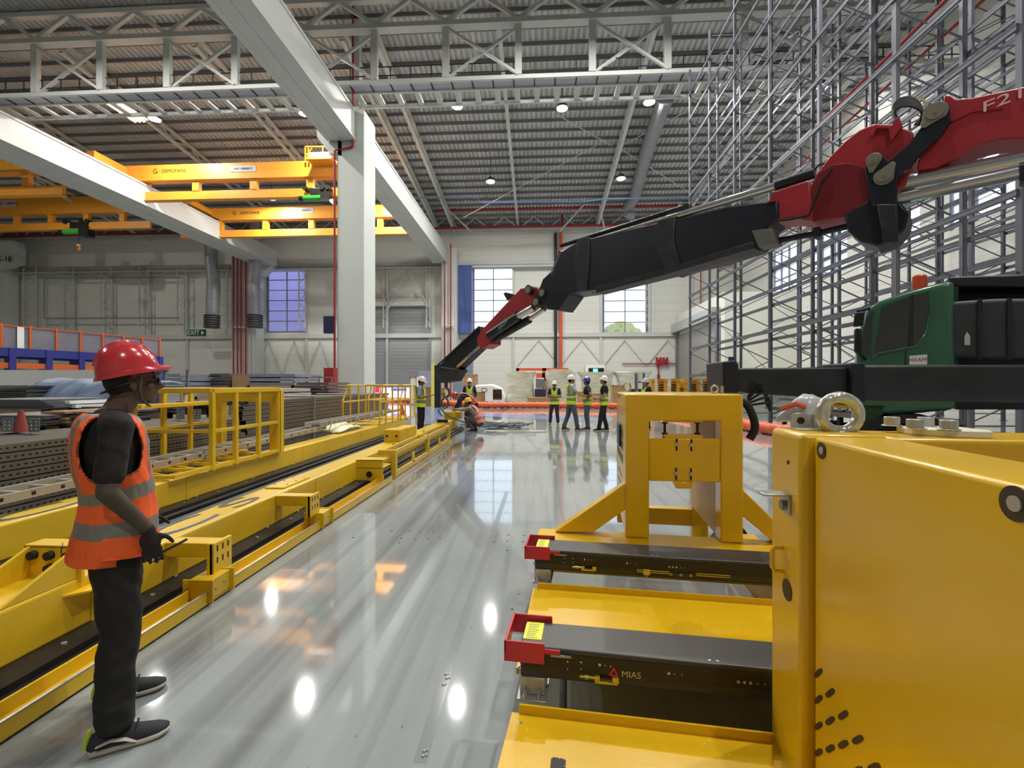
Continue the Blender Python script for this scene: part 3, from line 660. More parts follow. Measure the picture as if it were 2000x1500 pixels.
# railed cages on the second beam
def cage1():
    o = thing('maintenance_cage', 'yellow railed cage of square bars on the second beam, right beside the near worker', 'cage', (-5.1, 7.03, .41))
    x0, x1, y0, y1, zt = -.6, .55, -.82, .82, 1.1
    for x, y in ((x1, y0), (x1, y0 + .5), (x1, y0 + 1.07), (x1, y1), (x0, y0), (x0, y0 + .52), (x0, y0 + 1.06), (x0, y1)):
        MB().box((x - .03, y - .03, 0), (x + .03, y + .03, zt)).build('post', YELB, o, bevel=.005)
    mb = MB()
    for x in (x0, x1): mb.box((x - .035, y0, zt - .02), (x + .035, y1, zt + .05))
    for y in (y0, y1): mb.box((x0, y - .035, zt - .02), (x1, y + .035, zt + .05))
    mb.build('top_rail', YELB, o, bevel=.006)
    mb = MB()
    for x in (x0, x1): mb.box((x - .02, y0, .52), (x + .02, y1, .57))
    mb.box((x0, y0 - .02, .52), (x1, y0 + .02, .57)); mb.build('middle_rail', YELB, o, bevel=.004)
    mb = MB()
    for x in (x0, -.02, x1): mb.box((x - .025, y0 - .7, .02), (x + .025, y1, .07))
    for k in range(5):
        ya = y0 - .7 + .48 * k; mb.bar((x1, ya, .045), (x0, ya + .48, .045), .035); mb.bar((x0, ya, .045), (x1, ya, .045), .04)
    mb.build('lattice_floor', YELB, o, smooth=False)
    mb = MB(); mb.box((x0 - .1, y1 + .0, 0), (x0 + .12, y1 + .14, zt)); mb.box((x1 - .16, y1, 0), (x1 + .03, y1 + .14, zt)); mb.box((x0, y1 + .01, zt - .2), (x1, y1 + .13, zt)); mb.build('portal_plate', YELB, o, bevel=.006)
    mb = MB(); mb.box((x0 + .05, y0 - .1, .86), (x0 + .2, y0 + 1.3, .92)); mb.build('tray_channel', YELB, o, bevel=.006)
    mb = MB(); mb.tube([(x0 + .12, y0 + .8, .92), (x0 + .1, y0 + .83, 1.02), (x0 + .16, y0 + .78, 1.04), (x0 + .12, y0 + .8, .86)], .02, 8); mb.build('rag_knot', PWHT, o)
cage1()
def cage2(y0, y1, label):
    o = thing('maintenance_cage', label, 'cage', (-5.1, y0, .41)); L = y1 - y0
    for x in (-.6, .5):
        mb = MB()
        mb.tube([(x, 0, 0), (x, 0, .72), (x, .25, 1.0), (x, .25, 1.17), (x, L, 1.17), (x, L, 0)], .028, 8); mb.tube([(x, 0, .68), (x, L, .68)], .022, 8); mb.build('side_rail', YELB, o)
        for y in (.55, 1.2): 
            if y < L: MB().cyl((x, y, 0), (x, y, 1.17), .028, n=8).build('post', YELB, o)
    mb = MB(); mb.tube([(-.6, L, 1.17), (.5, L, 1.17)], .028, 8); mb.tube([(-.6, L, .68), (.5, L, .68)], .022, 8); mb.build('end_rail', YELB, o)
    MB().box((-.6, 0, 0), (.5, L, .03)).build('platform', YELB, o, smooth=False)
cage2(13.2, 15.0, 'slim yellow railed cage with sloped corners in front of the column foot')
cage2(15.25, 17.0, 'farthest slim yellow railed cage beside the man with folded hands')
# aluminium ladders lying along the second beam
def ladder(a, b, label, brk=()):
    a, b = V(a), V(b); o = thing('ladder', label, 'ladder', a); d = (b - a).normalized(); L = (b - a).length; sx = d.cross(V((0, 0, 1))).normalized(); up = V((0, 0, 1)); W = .36
    AL = MATS.get('aluminium') or mat('aluminium', (196, 194, 188), .35, .6, var=.1)
    for s in (0, -W): MB().bar(sx * s, sx * s + d * L, .03, .085, up=(0, 0, 1)).build('side_rail', AL, o, smooth=False)
    k = 0; hb = MB(); y = .15; rg = None
    while y < L and k < 60: 
        if rg is None: rg = MB().bar(sx * -.015, sx * -(W - .015), .035, .03, up=(0, 0, 1)).build('rung', AL, o, smooth=False); c_ = rg
        else: c_ = rg.copy(); COL.objects.link(c_); c_.parent = o
        c_.location = d * y; hb.add([tuple(sx * .0165 + d * (y + q[0]) + up * q[1]) for q in ((-.02, -.018), (.02, -.018), (.02, .018), (-.02, .018))], [(0, 1, 2, 3)]); y += .28; k += 1
    hb.build('rung_ends', DRK, o, smooth=False)
    for y in brk:
        p = d * y + sx * .03; MB().tube([p + up * .05, p + sx * .06 + up * .03, p + sx * .05 - d * .12 - up * .16, p - sx * .3 - d * .2 - up * .17], .016, 6).build('wall_bracket', GALV, o)
    return o
ladder((-5.02, 3.6, .53), (-4.98, 10.6, .60), 'silver ladder lying along the second yellow beam through the near cage', (3.0, 5.0))
ladder((-4.93, 10.2, .70), (-4.9, 16.2, .70), 'farther silver ladder on the second beam reaching to the slim cages', (.4, 1.9, 3.0, 4.0))
o = MB(); random.seed(5); g = []
for i in range(9):
    g.append([(-5.5 + .09 * j, 10.9 + .2 * i, .44 + (.17 * sin(pi * i / 8) + .05 * random.random()) * (1 - abs(j - 4) / 6)) for j in range(9)])
o.add([p for r in g for p in r], [(i * 9 + j, i * 9 + j + 1, (i + 1) * 9 + j + 1, (i + 1) * 9 + j) for i in range(8) for j in range(8)])
q = o.build('plastic_sheet', mat('cream_sheet', (226, 220, 176), .4)); s_ = q.modifiers.new('solid', 'SOLIDIFY'); s_.thickness = .01
tag(q, 'cream plastic sheet crumpled under the farther ladder on the second beam', 'sheet')

# ================================================================ STEEL PROFILE STACKS
m = bpy.data.materials.new('perforated_profile'); m.use_nodes = True
n, l = m.node_tree.nodes, m.node_tree.links; b = n['Principled BSDF']; tcn = n.new('ShaderNodeTexCoord'); sx = n.new('ShaderNodeSeparateXYZ'); l.new(tcn.outputs['Object'], sx.inputs[0])
h1 = mth('LESS_THAN', mth('FRACT', mth('MULTIPLY', sx.outputs[1], 13)), .42); h2 = mth('LESS_THAN', mth('ABSOLUTE', mth('SUBTRACT', sx.outputs[2], .045)), .010)
mx = n.new('ShaderNodeMix'); mx.data_type = 'RGBA'; mx.inputs[6].default_value = lin((124, 118, 108)); mx.inputs[7].default_value = lin((26, 24, 22)); l.new(mth('MULTIPLY', h1, h2), mx.inputs[0]); l.new(mx.outputs[2], b.inputs['Base Color'])
b.inputs['Roughness'].default_value = .42; b.inputs['Metallic'].default_value = .55
PERF = m
def prof(L, w_=.13, h_=.09):      # lipped channel profile along y
    mb = MB(); t = .006
    mb.box((0, 0, 0), (w_, L, t)); mb.box((0, 0, 0), (t, L, h_)); mb.box((w_ - t, 0, 0), (w_, L, h_)); mb.box((0, 0, h_ - t), (w_ * .3, L, h_)); mb.box((w_ * .7, 0, h_ - t), (w_, L, h_))
    return mb
def pstack(x0, y0, L, cols, rows, z0, grp, lb, stepf=None, shift=.0):
    src = None
    for r in range(rows):
        for c in range(cols):
            if c > 1 and r < rows - 1: continue       # only the outer bars show
            x = x0 - c * .15; z = z0 + r * .105; y = y0 + random.uniform(-.12, .12) + shift * r
            if src is None:
                src = prof(L).build('steel_profile', PERF, smooth=False); o = src
            else: o = src.copy(); COL.objects.link(o)
            o.location = (x - .13, y, z)
            ww = (ORD[min(rows - 1 - r, 11)] + ' in the %s side' % ('near' if c == 0 else 'second')) if r < rows - 1 else 'in the top layer, ' + ('nearest the beams', 'second in', 'third in', 'fourth in', 'fifth in', 'sixth in', 'seventh in', 'eighth in', 'ninth in', 'tenth in')[c]
            tag(o, lb + ', ' + ww, 'steel profile', grp)
pstack(-6.1, 2.2, 7.0, 9, 8, .1, 'perforated steel profiles in the near stack', 'perforated profile of the long low stack')
pstack(-6.3, 9.6, 9.5, 10, 11, .1, 'steel profiles in the farther stack', 'dark profile of the tall strapped stack')
mb = MB()
for y in (.0, 3.2): mb.tube([(0, y, .05), (.02, y, 1.27), (-1.5, y, 1.27)], .025, 6)
q = mb.build('steel_straps', TIN, loc=(-6.26, 12.6, 0)); tag(q, 'two grey steel straps around the tall profile stack', 'straps')
for i in range(6): pass
# stacks of plain bars and sheets farther left
def sheets(px0, px1, pyt, pyb, Y, L, nl, label, mt=DGAL, cat='sheet stack', jit=.08, nm='sheet_stack', grp=None, wob=.0):
    a, c = at(px0, pyt, Y), at(px1, pyb, Y); o = thing(nm, label, cat, (a.x, Y, 0), 0, grp); h_ = (a.z - c.z) / nl; w_ = c.x - a.x
    mb = MB()
    for i in range(nl):
        j = random.uniform(-jit, jit); mb.box((j, j, c.z + h_ * i), (w_ + j, L + j, c.z + h_ * (i + .72)))
    mb.build('sheets', mt, o, smooth=False)
    mb = MB(); mb.box((0, 0, max(c.z - .12, 0)), (w_, .1, c.z)); mb.box((0, L - .1, max(c.z - .12, 0)), (w_, L, c.z))
    if c.z > .3: mb.box((0, .0, 0), (.1, .1, c.z)); mb.box((w_ - .1, 0, 0), (w_, .1, c.z)); mb.box((w_ - .1, L - .1, 0), (w_, L, c.z))
    mb.build('bearers', WOOD, o, smooth=False)
    return o
sheets(-60, 90, 779, 800, 8.6, 1.4, 7, 'bundle of bright grey bars stacked at the left border above the cone', GALV, nm='bar_bundle', cat='bar bundle')
sheets(-60, 76, 810, 835, 7.3, 1.1, 6, 'lower bundle of bright grey bars at the left border behind the cone', GALV, nm='bar_bundle', cat='bar bundle')
sheets(-60, 46, 752, 778, 10.5, 2.5, 8, 'wavy stack of grey sheets at the left border beside the tarpaulin', DGAL)
sheets(92, 142, 781, 797, 9.0, 1.2, 2, 'white wrapped bundle between the bars and the tarpaulin', PWHT, nm='wrapped_bundle', cat='bundle')
sheets(78, 125, 802, 833, 7.6, 1.2, 5, 'brown cardboard packed bundle behind the cone', CARD, nm='carton_bundle', cat='bundle')
sheets(128, 190, 803, 830, 7.7, 1.2, 4, 'row of upright grey steel coils behind the cone', GALV, nm='coil_row', cat='bundle')
sheets(150, 330, 793, 806, 9.0, 1.3, 2, 'flat grey girder bundle behind the near worker head', DGAL)
for a_, b_, t_, lb in ((412, 449, 728, 'grey sheet stack left of the wrapped crate below the red pipes'), (450, 484, 724, 'beige film wrapped crate below the red pipe cluster')):
    sheets(a_, b_, t_, 755, 24, 3, 5 if a_ == 412 else 1, lb, DGAL if a_ == 412 else CARD)
BGR = mat('blue_grey_film', (136, 140, 160), .35, .1, var=.15, vscale=5, bump=.4, bscale=12)
sheets(484, 572, 728, 753, 24, 3, 3, 'long blue-grey film wrapped stack below the violet window', BGR)
sheets(316, 355, 728, 760, 22, 3, 4, 'pale blue wrapped stack right of the near worker helmet', BGR)
sheets(355, 408, 738, 756, 24, 3, 4, 'low grey sheet stack beside the pale blue wrapped stack', DGAL)
sheets(546, 573, 757, 776, 20, 2.5, 4, 'dark strapped sheet stack under the long blue-grey stack', DGAL)
sheets(578, 640, 745, 773, 21.2, 2.5, 4, 'crumpled brown and grey wrapped pile at the foot of the big column', mat('brown_film', (112, 96, 90), .5, var=.3, vscale=4, bump=.5, bscale=8))
sheets(380, 545, 757, 775, 18, 2.5, 2, 'low pale sheet pile above the yellow cage top rail', mat('pale_film', (176, 168, 156), .5, var=.2, vscale=3))
o = tag(MB().box((-.3, -.3, 0), (.3, .3, 2.6)).build('red_post', REDP, loc=at(647, 760, 27.8)[:2] + (0,) if False else (at(646, 760, 27.6).x, 27.6, 0), smooth=False), 'short dark red protective post at the foot of the big column', 'post')
mb = MB(); a, c = at(575, 737, 26), at(648, 742, 26)
for k in range(4): x = a.x + (c.x - a.x) * k / 3; mb.bar((x, 26, 0), (x, 26, a.z), .06)
mb.bar(a, (c.x, 26, a.z), .07); mb.bar((a.x, 26, a.z - .5), (c.x, 26, a.z - .5), .06); tag(mb.build('low_barrier', GALV, smooth=False), 'low grey metal barrier beside the big column', 'barrier')
# white board wall, tarpaulin
a, c = at(-120, 723, 14), at(310, 757, 14)
tag(MB().box((a.x, 14, .3), (a.x + (c.x - a.x) * .81, 14.08, a.z)).build('white_board', PWHT, smooth=False), 'long low white board fence behind the tarpaulin at the left', 'board')
mb = MB(); x0 = a.x + (c.x - a.x) * .81
for k in range(4): x = x0 + .1 + .75 * k; mb.bar((x, 14.04, 0), (x, 14.04, a.z), .06)
mb.bar((x0, 14.04, a.z - .04), (c.x + .3, 14.04, a.z - .04), .07); mb.box((x0, 14.02, .3), (c.x, 14.04, a.z - .15)); tag(mb.build('site_fence', GALV, smooth=False), 'grey framed fence continuing the white board behind the near worker', 'fence')
TARP = mat('blue_tarpaulin', (98, 116, 144), .55, var=.25, vscale=2)
mb = MB(); nx, ny = 60, 26; a, c = at(50, 738, 11.5), at(262, 795, 11.0); g = []
for i in range(ny):
    v = i / (ny - 1); row = []
    for j in range(nx):
        u = j / (nx - 1); x = a.x + (c.x - a.x) * u
        prof_ = min(1, v * 3.2) if v < .5 else 1 - (v - .5) * .2
        h_ = .72 + (a.z - .72) * (min(1, u * 5) if u < .2 else (.97 - .12 * (u - .2)))
        z = .55 + (h_ - .55) * (sin(min(v, .5) * pi)) ** .7
        z += .03 * sin(u * 22 + v * 9 + 3 * noise.noise((u * 4, v * 3, 0))) * (1 - v * .4) + .05 * noise.noise((u * 9, v * 6, 2)) + .05 * abs(noise.noise((u * 7 + v * 5, v * 16, 4)))
        y = 10.4 + 2.4 * v + .1 * abs(noise.noise((u * 5, v * 22, 9))) + .12 * sin(u * 25 + 4 * noise.noise((u * 5, v * 2, 5))) * (1 - v)
        row.append((x, y, z))
    g.append(row)
mb.add([p for r in g for p in r], [(i * nx + j, i * nx + j + 1, (i + 1) * nx + j + 1, (i + 1) * nx + j) for i in range(ny - 1) for j in range(nx - 1)])
q = mb.build('tarpaulin', TARP, ang=180); s_ = q.modifiers.new('solid', 'SOLIDIFY'); s_.thickness = .01
tag(q, 'blue tarpaulin draped over stacked goods behind the near worker', 'tarpaulin')
a, c = at(55, 748, 10.7), at(255, 795, 10.7)
tag(MB().box((a.x, 10.75, 0), (c.x, 12.6, .95)).build('covered_goods', CARD, smooth=False), 'brown goods under the blue tarpaulin showing through its tear', 'goods')
# cone and plates
p = atz(42, 838, .9); o = thing('traffic_cone', 'dull red traffic cone standing on the profile stack at the left', 'traffic cone', (at(41, 838, 6.1).x, 6.1, .925))
MB().tube([(0, 0, .02), (0, 0, .33)], [.085, .025], 16).build('cone_body', mat('cone_red', (150, 60, 54), .6), o); MB().cb((0, 0, .01), (.22, .22, .02)).build('cone_base', RUB, o)
for px, lb in ((14, 'galvanised angle plate with bolt holes at the left border before the cone'), (66, 'galvanised angle plate with bolt holes right of the cone'), (352, 'galvanised angle plate seen through the bars of the near cage'), (384, 'galvanised angle plate behind the corner post of the near cage')):
    p = at(px, 845, 6.0 if px < 100 else 8.4); zb = .945 if px < 100 else .942
    o = thing('angle_plate', lb, 'angle plate', (p.x, p.y, zb + .0)); MB().box((-.08, 0, 0), (.08, .012, .2)).build('upright_plate', GALV, o, bevel=.003)
    MB().box((-.09, -.1, 0), (.09, .012, .01)).build('foot_plate', STL, o, smooth=False)
    mb = MB()
    for x in (-.035, .035):
        for z in (.05, .1, .15): mb.cyl((x, -.004, z), (x, 0, z), .009, n=8)
    mb.build('bolt_holes', PWHT, o)
# blue and orange mezzanine racking
A, B = at(-60, 628, 20.5), at(312, 657, 29.5); d = (B - A); d.z = 0; L = d.length; ang_ = atan2(d.y, d.x)
o = thing('mezzanine_rack', 'blue and orange mezzanine racking with grey mesh sides at the left', 'racking', (A.x, A.y, 0), ang_)
zT, zB = 4.55, 3.45
for k in range(7):
    x = L * k / 6
    for y in (0, 3.0): MB().box((x - .14, y - .14, 0), (x + .14, y + .14, zB)).build('post', BLU, o, smooth=False)
MB().box((-.5, -.1, zB - .42), (L, .1, zB)).build('front_beam', BLU, o, smooth=False); MB().box((-.5, 2.9, zB - .42), (L, 3.1, zB)).build('rear_beam', BLU, o, smooth=False)
MB().box((-.5, .1, zB - .1), (L, 2.9, zB - .02)).build('deck', MESHG, o, smooth=False)
mb = MB(); mb.box((-.5, .02, zB), (L, .05, zT)); mb.box((L - .03, 0, zB), (L, 3, zT)); mb.build('mesh_side', MESHG, o, smooth=False)
for k in range(9): x = L * k / 8; MB().box((x - .05, -.04, zB), (x + .05, .02, zT + .12)).build('orange_upright', ORG, o, smooth=False)
MB().box((-.5, -.03, zT), (L, .03, zT + .05)).build('top_rail', ORG, o, smooth=False)
MB().box((-.5, -.08, 2.42), (L, .08, 2.7)).build('lower_beam', ORG, o, smooth=False)
MB().box((L * .19, -.06, zB + .02), (L * .22, -.03, zT)).build('white_tag', PWHT, o, smooth=False)
# exit sign, speaker box
p = at(383, 650, 58)
o = thing('exit_sign', 'green exit sign with white letters and arrow on the back wall', 'exit sign', p)
MB().box((-1.28, 0, -.42), (1.28, .12, .42)).build('sign_board', SGRN, o, smooth=False)
text('lettering', 'EXIT', .82, PWHT, frame_m((-.38, -.01, 0), (1, 0, 0), (0, 0, 1)), o)
MB().prism([(.72, -.26), (.72, .26), (1.1, 0)], lambda p, s: V((p[0], -.012 if s else 0, p[1]))).build('arrow', PWHT, o, smooth=False)
MB().box((-1.3, .1, -.03), (-1.2, 3.4, .03)).build('sign_arm', TIN, o, smooth=False)
p = at(641, 634, 28.9)
tag(MB().box((p.x - .32, 28.9, p.z - .55), (p.x + .32, 29.3, p.z + .55)).build('navy_box', mat('box_navy', (34, 40, 66), .4), smooth=False), 'dark navy box mounted on the left side of the big column', 'box')
# ================================================================ YELLOW LIFTING CARRIAGE (right foreground)
PSI = radians(9.46)
def mr_(px, py):
    u, v = (px - 1000) / F, (750 - py) / F
    return u * cos(PSI) - sin(PSI), u * sin(PSI) + cos(PSI), v
def mz(px, py, z): a, b, v = mr_(px, py); t = (z - H) / v; return V((a * t, b * t, z))
def mB(px, py, B): a, b, v = mr_(px, py); t = B / b; return V((a * t, B, H + v * t))
def mA(px, py, A): a, b, v = mr_(px, py); t = A / a; return V((A, b * t, H + v * t))
car = thing('lifting_carriage', 'big bright yellow machine carriage with two black telescopic forks', 'machine', (0, 0, 0), TH - PSI)
# --- housing wall toward the camera
zt = 1.452
aw = .705
b0, b1 = .35, 1.60
mb = MB(); mb.box((aw, b0, .02), (.93, b1, zt)); mb.build('housing_panel', YEL, car, bevel=.012, seg=3)
mb = MB(); mb.box((.672, b1 + .012, .28), (.93, 1.865, zt + .008)); mb.build('corner_column', YEL, car, bevel=.022, seg=4)
MB().box((.93, 1.60, 1.15), (3.2, 1.86, zt)).build('rear_beam', YEL, car, bevel=.015, seg=3)
MB().box((.92, b0, .02), (3.2, 1.62, .35)).build('inner_base', YEL, car, smooth=False)
def disc_a(px, py, A, r, name, m_, th=.003, n=20):
    p = mA(px, py, A); return MB().cyl((A - th, p.y, p.z), (A, p.y, p.z), r, n=n).build(name, m_, car)
DBR = mat('recess_brown', (62, 48, 20), .6)
for px, py, r in ((1605, 880, .026), (1985, 984, .030)):
    disc_a(px, py, aw, r, 'bolt_recess', DBR); p = mA(px + 2, py, aw)
    MB().cyl((aw - .006, p.y, p.z), (aw - .002, p.y, p.z), r * .45, n=16).build('recess_bolt', STL, car)
disc_a(1538, 1152, .672, .036, 'column_hole', DBR); disc_a(1540, 903, .672, .007, 'small_hole', DBR)
# perforation slots at the lower corner of the panel
mb = MB(); pa, pb = mA(1599, 1314, aw), mA(1608, 1469, aw); du = mA(1622, 1349, aw); st_z = (pa.z - mA(1600, 1367, aw).z); st_b = pa.y - du.y
_c = mA(1599.5, 1316, aw); _q = [mA(*q_, aw) - _c for q_ in ((1590, 1319), (1595, 1327.5), (1609, 1314), (1604, 1305))]; _q = [(v.y, v.z) for v in _q]; SLOT = []
for i_ in range(4):
    a_, b_, c_ = _q[i_ - 1], _q[i_], _q[(i_ + 1) % 4]
    SLOT += [tuple(b_[k_] + (a_[k_] - b_[k_]) * .22 for k_ in (0, 1)), tuple(b_[k_] + (c_[k_] - b_[k_]) * .22 for k_ in (0, 1))]
for r in range(6):
    for c in range(r + 1):
        z = pa.z - st_z * r - (c * .006); y = pa.y - st_b * c; z += c * (du.z - (pa.z - st_z))
        MB().prism([(y + q_[0], z + q_[1]) for q_ in SLOT], lambda p, s: V((aw - (.002 if s else -.001), p[0], p[1]))).build('vent_slot', DBR, car, smooth=False)
# handle and angle bracket on the column
p1, p2 = mA(1530, 1070, .672), mA(1530, 1115, .672)
MB().tube([p1, p1 + V((-.03, 0, 0)), p1 + V((-.036, 0, -.012)), p2 + V((-.036, 0, .012)), p2 + V((-.03, 0, 0)), p2], .008, 10).build('pull_handle', YEL, car)
p = mA(1538, 966, .672)
mb = MB(); mb.box((.585, p.y - .03, p.z - .002), (.672, p.y + .035, p.z + .006)); mb.box((.664, p.y - .03, p.z - .065), (.672, p.y + .035, p.z)); mb.build('angle_bracket', STL, car, bevel=.003)
MB().cyl((.65, p.y, p.z - .035), (.664, p.y, p.z - .035), .018, n=6).build('bracket_nut', GALV, car)
# brackets, eye bolt, bolt plate on top
for px0, px1, py0, nm in ((1545, 1583, 806, 'hole'), (1589, 1614, 812, 'plain')):
    a, c = mB(px0, py0, 1.79), mB(px1, 838, 1.79)
    mb = MB(); mb.prism([(a.x, zt + .008), (c.x, zt + .008), (c.x, a.z - .012), (c.x - .012, a.z), (a.x + .012, a.z), (a.x, a.z - .012)], lambda p, s: V((p[0], 1.79 + (.006 if s else 0), p[1]))); mb.box((a.x, 1.72, zt + .008), (c.x, 1.796, zt + .014)); mb.build('zinc_bracket', STL, car, bevel=.002)
    if nm == 'hole': MB().cyl(((a.x + c.x) / 2, 1.786, (zt + a.z) / 2 + .005), ((a.x + c.x) / 2, 1.789, (zt + a.z) / 2 + .005), .012, n=14).build('bracket_hole', PBLK, car)
c = mB(1640, 809, 1.72)
RINGM = mat('film_wrapped_metal', (206, 208, 196), .2, .5, var=.15, vscale=30, bump=.3, bscale=40)
mb = MB(); mb.tube([c + V((.058 * cos(t * pi / 12), 0, .058 * sin(t * pi / 12))) for t in range(24)], .019, 12, closed=True); mb.cyl(c - V((0, 0, .056)), (c.x, c.y, zt), .024, .03); mb.build('eye_bolt', RINGM, car)
mb = MB(); cc = c + V((-.04, .13, .0)); mb.sph(cc, (.07, .05, .065), n=14, k=8); mb.tube([cc + V((-.05, 0, .0)), cc + V((-.1, .02, -.03))], [.03, .008], 8)
for i, v in enumerate(mb.v):
    nn = noise.noise(V(v) * 30) * .014; mb.v[i] = (v[0] + nn, v[1] + nn, v[2] + nn)
mb.build('film_wrap', mat('clear_film', (206, 210, 214), .25, 0, alpha=.75), car)
mb = MB(); mb.tube([cc + V((-.1, -.02, .01)), cc + V((-.06, -.04, .03)), cc + V((-.03, -.05, .02))], .01, 6); mb.build('orange_tag', ORGP, car)
a, c = mz(1727, 838, zt + .005), mz(1872, 843, zt + .005)
WPL = mat('white_nylon', (236, 232, 210), .35)
mb = MB(); mb.prism([(a.x, 1.72), (a.x + .05, 1.66), (c.x - .03, 1.63), (c.x, 1.68), (c.x, 1.79), (c.x - .06, 1.83), (a.x + .1, 1.84), (a.x, 1.80)], lambda p, s: V((p[0], p[1], zt + (.022 if s else 0)))); mb.build('nylon_plate', WPL, car, bevel=.003)
for px, py, b in ((1742, 830, 1.80), (1787, 835, 1.69), (1808, 831, 1.80), (1853, 836, 1.67)):
    p = mB(px, py, b)
    mb = MB(); mb.cyl((p.x, b, zt + .022), (p.x, b, zt + .026), .030, n=20); mb.cyl((p.x, b, zt + .026), (p.x, b, zt + .054), .023, n=20); mb.build('cap_bolt', STL, car, bevel=.002)
# --- forks
fz = .52
def fork(bf, br, aL, aR, zb, near):
    fk = MB(); fk.box((aL, bf, zb + .05), (aR, br, fz)); fk.box((aL, bf + .012, zb), (aR, br - .012, zb + .05))
    o = fk.build('telescopic_fork', mat('fork_black', (66, 64, 60), .42, .35, var=.12, vscale=6, stretch=(.4, 2, 2)) if 'fork_black' not in MATS else MATS['fork_black'], car, bevel=.008, seg=3)
    mb = MB(); mb.box((aL + .02, bf - .004, zb + .052), (aR, bf, fz - .02)); mb.build('side_plate', BLK2 if False else mat('fork_side', (40, 37, 32), .5, .2) if 'fork_side' not in MATS else MATS['fork_side'], o, smooth=False)
    # red end guard
    k = 1.0
    mb = MB(); mb.box((aL - .065, bf - .016, fz - .062), (aL + .105, bf - .006, fz + .024)); mb.box((aL - .065, br + .006, fz - .062), (aL + .12, br + .016, fz + .024)); mb.box((aL - .065, bf - .016, fz - .03), (aL - .053, br + .016, fz + .024)); mb.box((aL + .1, bf - .012, fz - .02), (aL + .17, bf - .004, fz + .0)); mb.build('red_guard', mat('guard_red', (196, 40, 52), .4) if 'guard_red' not in MATS else MATS['guard_red'], o, bevel=.003)
    lb = MATS.get('label_yellow') or mat('label_yellow', (226, 232, 40), .5)
    MB().box((aL + .005, bf + .055, fz + .0005), (aL + .085, br - .012, fz + .0015)).build('warning_label', lb, o, smooth=False)
    mb = MB()
    for i in range(8): mb.box((aL + .018, bf + .066 + i * (br - bf - .085) / 8, fz + .0015), (aL + .018 + random.uniform(.035, .055), bf + .069 + i * (br - bf - .085) / 8, fz + .002))
    mb.build('label_lines', DLET, o, smooth=False)
    mb = MB()
    for a, z, r in [(aL + .2, .475, .004), (aL + .2, .445, .003), (aL + .255, .478, .004), (aL + .255, .45, .003), (aL + .33, .475, .006), (aL + .352, .474, .0025), (aL + .374, .473, .0025), (aL + .60, .468, .006), (aL + .622, .467, .0025), (aL + .65, .466, .0025), (aL + .86, .462, .006), (aL + .882, .462, .006), (aL + .904, .462, .006), (aL + .93, .462, .003), (aL + .955, .462, .003), (aL - .0, .43, .007)]:
        mb.cyl((a, bf - .007, z), (a, bf - .004, z), r, n=10)
    mb.cyl((aL + .76, bf + .02, fz), (aL + .76, bf + .02, fz + .002), .006, n=10); mb.cyl((aL + .79, bf + .02, fz), (aL + .79, bf + .02, fz + .002), .006, n=10)
    mb.build('fork_screws', STL, o)
    mb = MB(); z = .425
    mb.cyl((aL + .25, bf - .014, z), (aL + .31, bf - .014, z), .006, n=10); mb.cyl((aL + .27, bf - .014, z), (aL + .285, bf - .014, z), .009, n=10); mb.box((aL + .31, bf - .02, z - .018), (aL + .40, bf - .004, z - .008)); mb.box((aL + .31, bf - .02, z - .012), (aL + .33, bf - .004, z + .010)); mb.box((aL + .38, bf - .02, z - .012), (aL + .405, bf - .004, z + .010)); mb.build('tension_bracket', mat('zinc_yellow', (196, 178, 80), .35, .7) if 'zinc_yellow' not in MATS else MATS['zinc_yellow'], o, smooth=False)
    mb = MB(); mb.box((aL + .13, bf - .012, .492), (aL + .215, bf - .004, .500)); mb.box((aL + .155, bf - .016, .494), (aL + .19, bf - .012, .502)); mb.build('link_arm', GALV, o, smooth=False)
    if not near:
        mb = MB()
        for a in (aL + .66, aL + 1.02): mb.box((a, bf - .012, .418), (a + .2, bf - .004, .423)); mb.box((a, bf - .012, .430), (a + .2, bf - .004, .435))
        mb.box((aL + .70, bf - .02, .405), (aL + .74, bf - .004, .44)); mb.cyl((aL + .72, bf - .012, .38), (aL + .72, bf - .012, .41), .004, n=8); mb.build('slide_rails', MATS['zinc_yellow'], o, smooth=False)
        for a in (aL + .87, aL + .93, aL + .99): MB().cyl((a, bf - .006, .415), (a, bf - .004, .415), .010, n=14).build('roller', GALV, o)
    if near:
        t = aL + .365
        mb = MB()
        P = [(t, .435), (t + .042, .435), (t + .021, .472)]; Q = [(t + .012, .442), (t + .030, .442), (t + .021, .459)]
        vs_ = [V((x, bf - .0055, z)) for x, z in P + Q]; mb.add(vs_, [(0, 1, 4, 3), (1, 2, 5, 4), (2, 0, 3, 5)]); mb.build('logo_triangle', MATS['guard_red'], o, smooth=False)
        text('logo_lettering', 'MIAS', .036, STL, frame_m((t + .09, bf - .0055, .446), (1, 0, 0), (0, 0, 1)), o, ext=.0003)
    # zinc foot under the fork end
    mb = MB(); mb.box((aL + .0, bf + .004, .318), (aL + .105, br - .03, zb + .002)); mb.box((aL - .01, bf - .03, .305), (aL + .115, br - .02, .315)); mb.build('zinc_foot', STL, o, bevel=.002)
    mb = MB()
    for a in (aL + .025, aL + .08): mb.cyl((a, bf - .012, .315), (a, bf - .012, .332), .011, n=6); mb.cyl((a, bf - .012, .33), (a, bf - .012, .345), .006, n=8)
    mb.build('foot_bolts', STL, o)
    return o
f2f, f2r = mz(1230, 1281, fz).y, mz(1230, 1229, fz).y; f1f, f1r = mz(1230, 1084, fz).y, mz(1230, 1062, fz).y
aL2 = mz(1008, 1270, fz).x + .01; aL1 = mz(1043, 1075, fz).x
fork(f2f, f2r, aL2, 1.9, .385, True); fork(f1f, f1r, aL1, 2.2, .385, False)
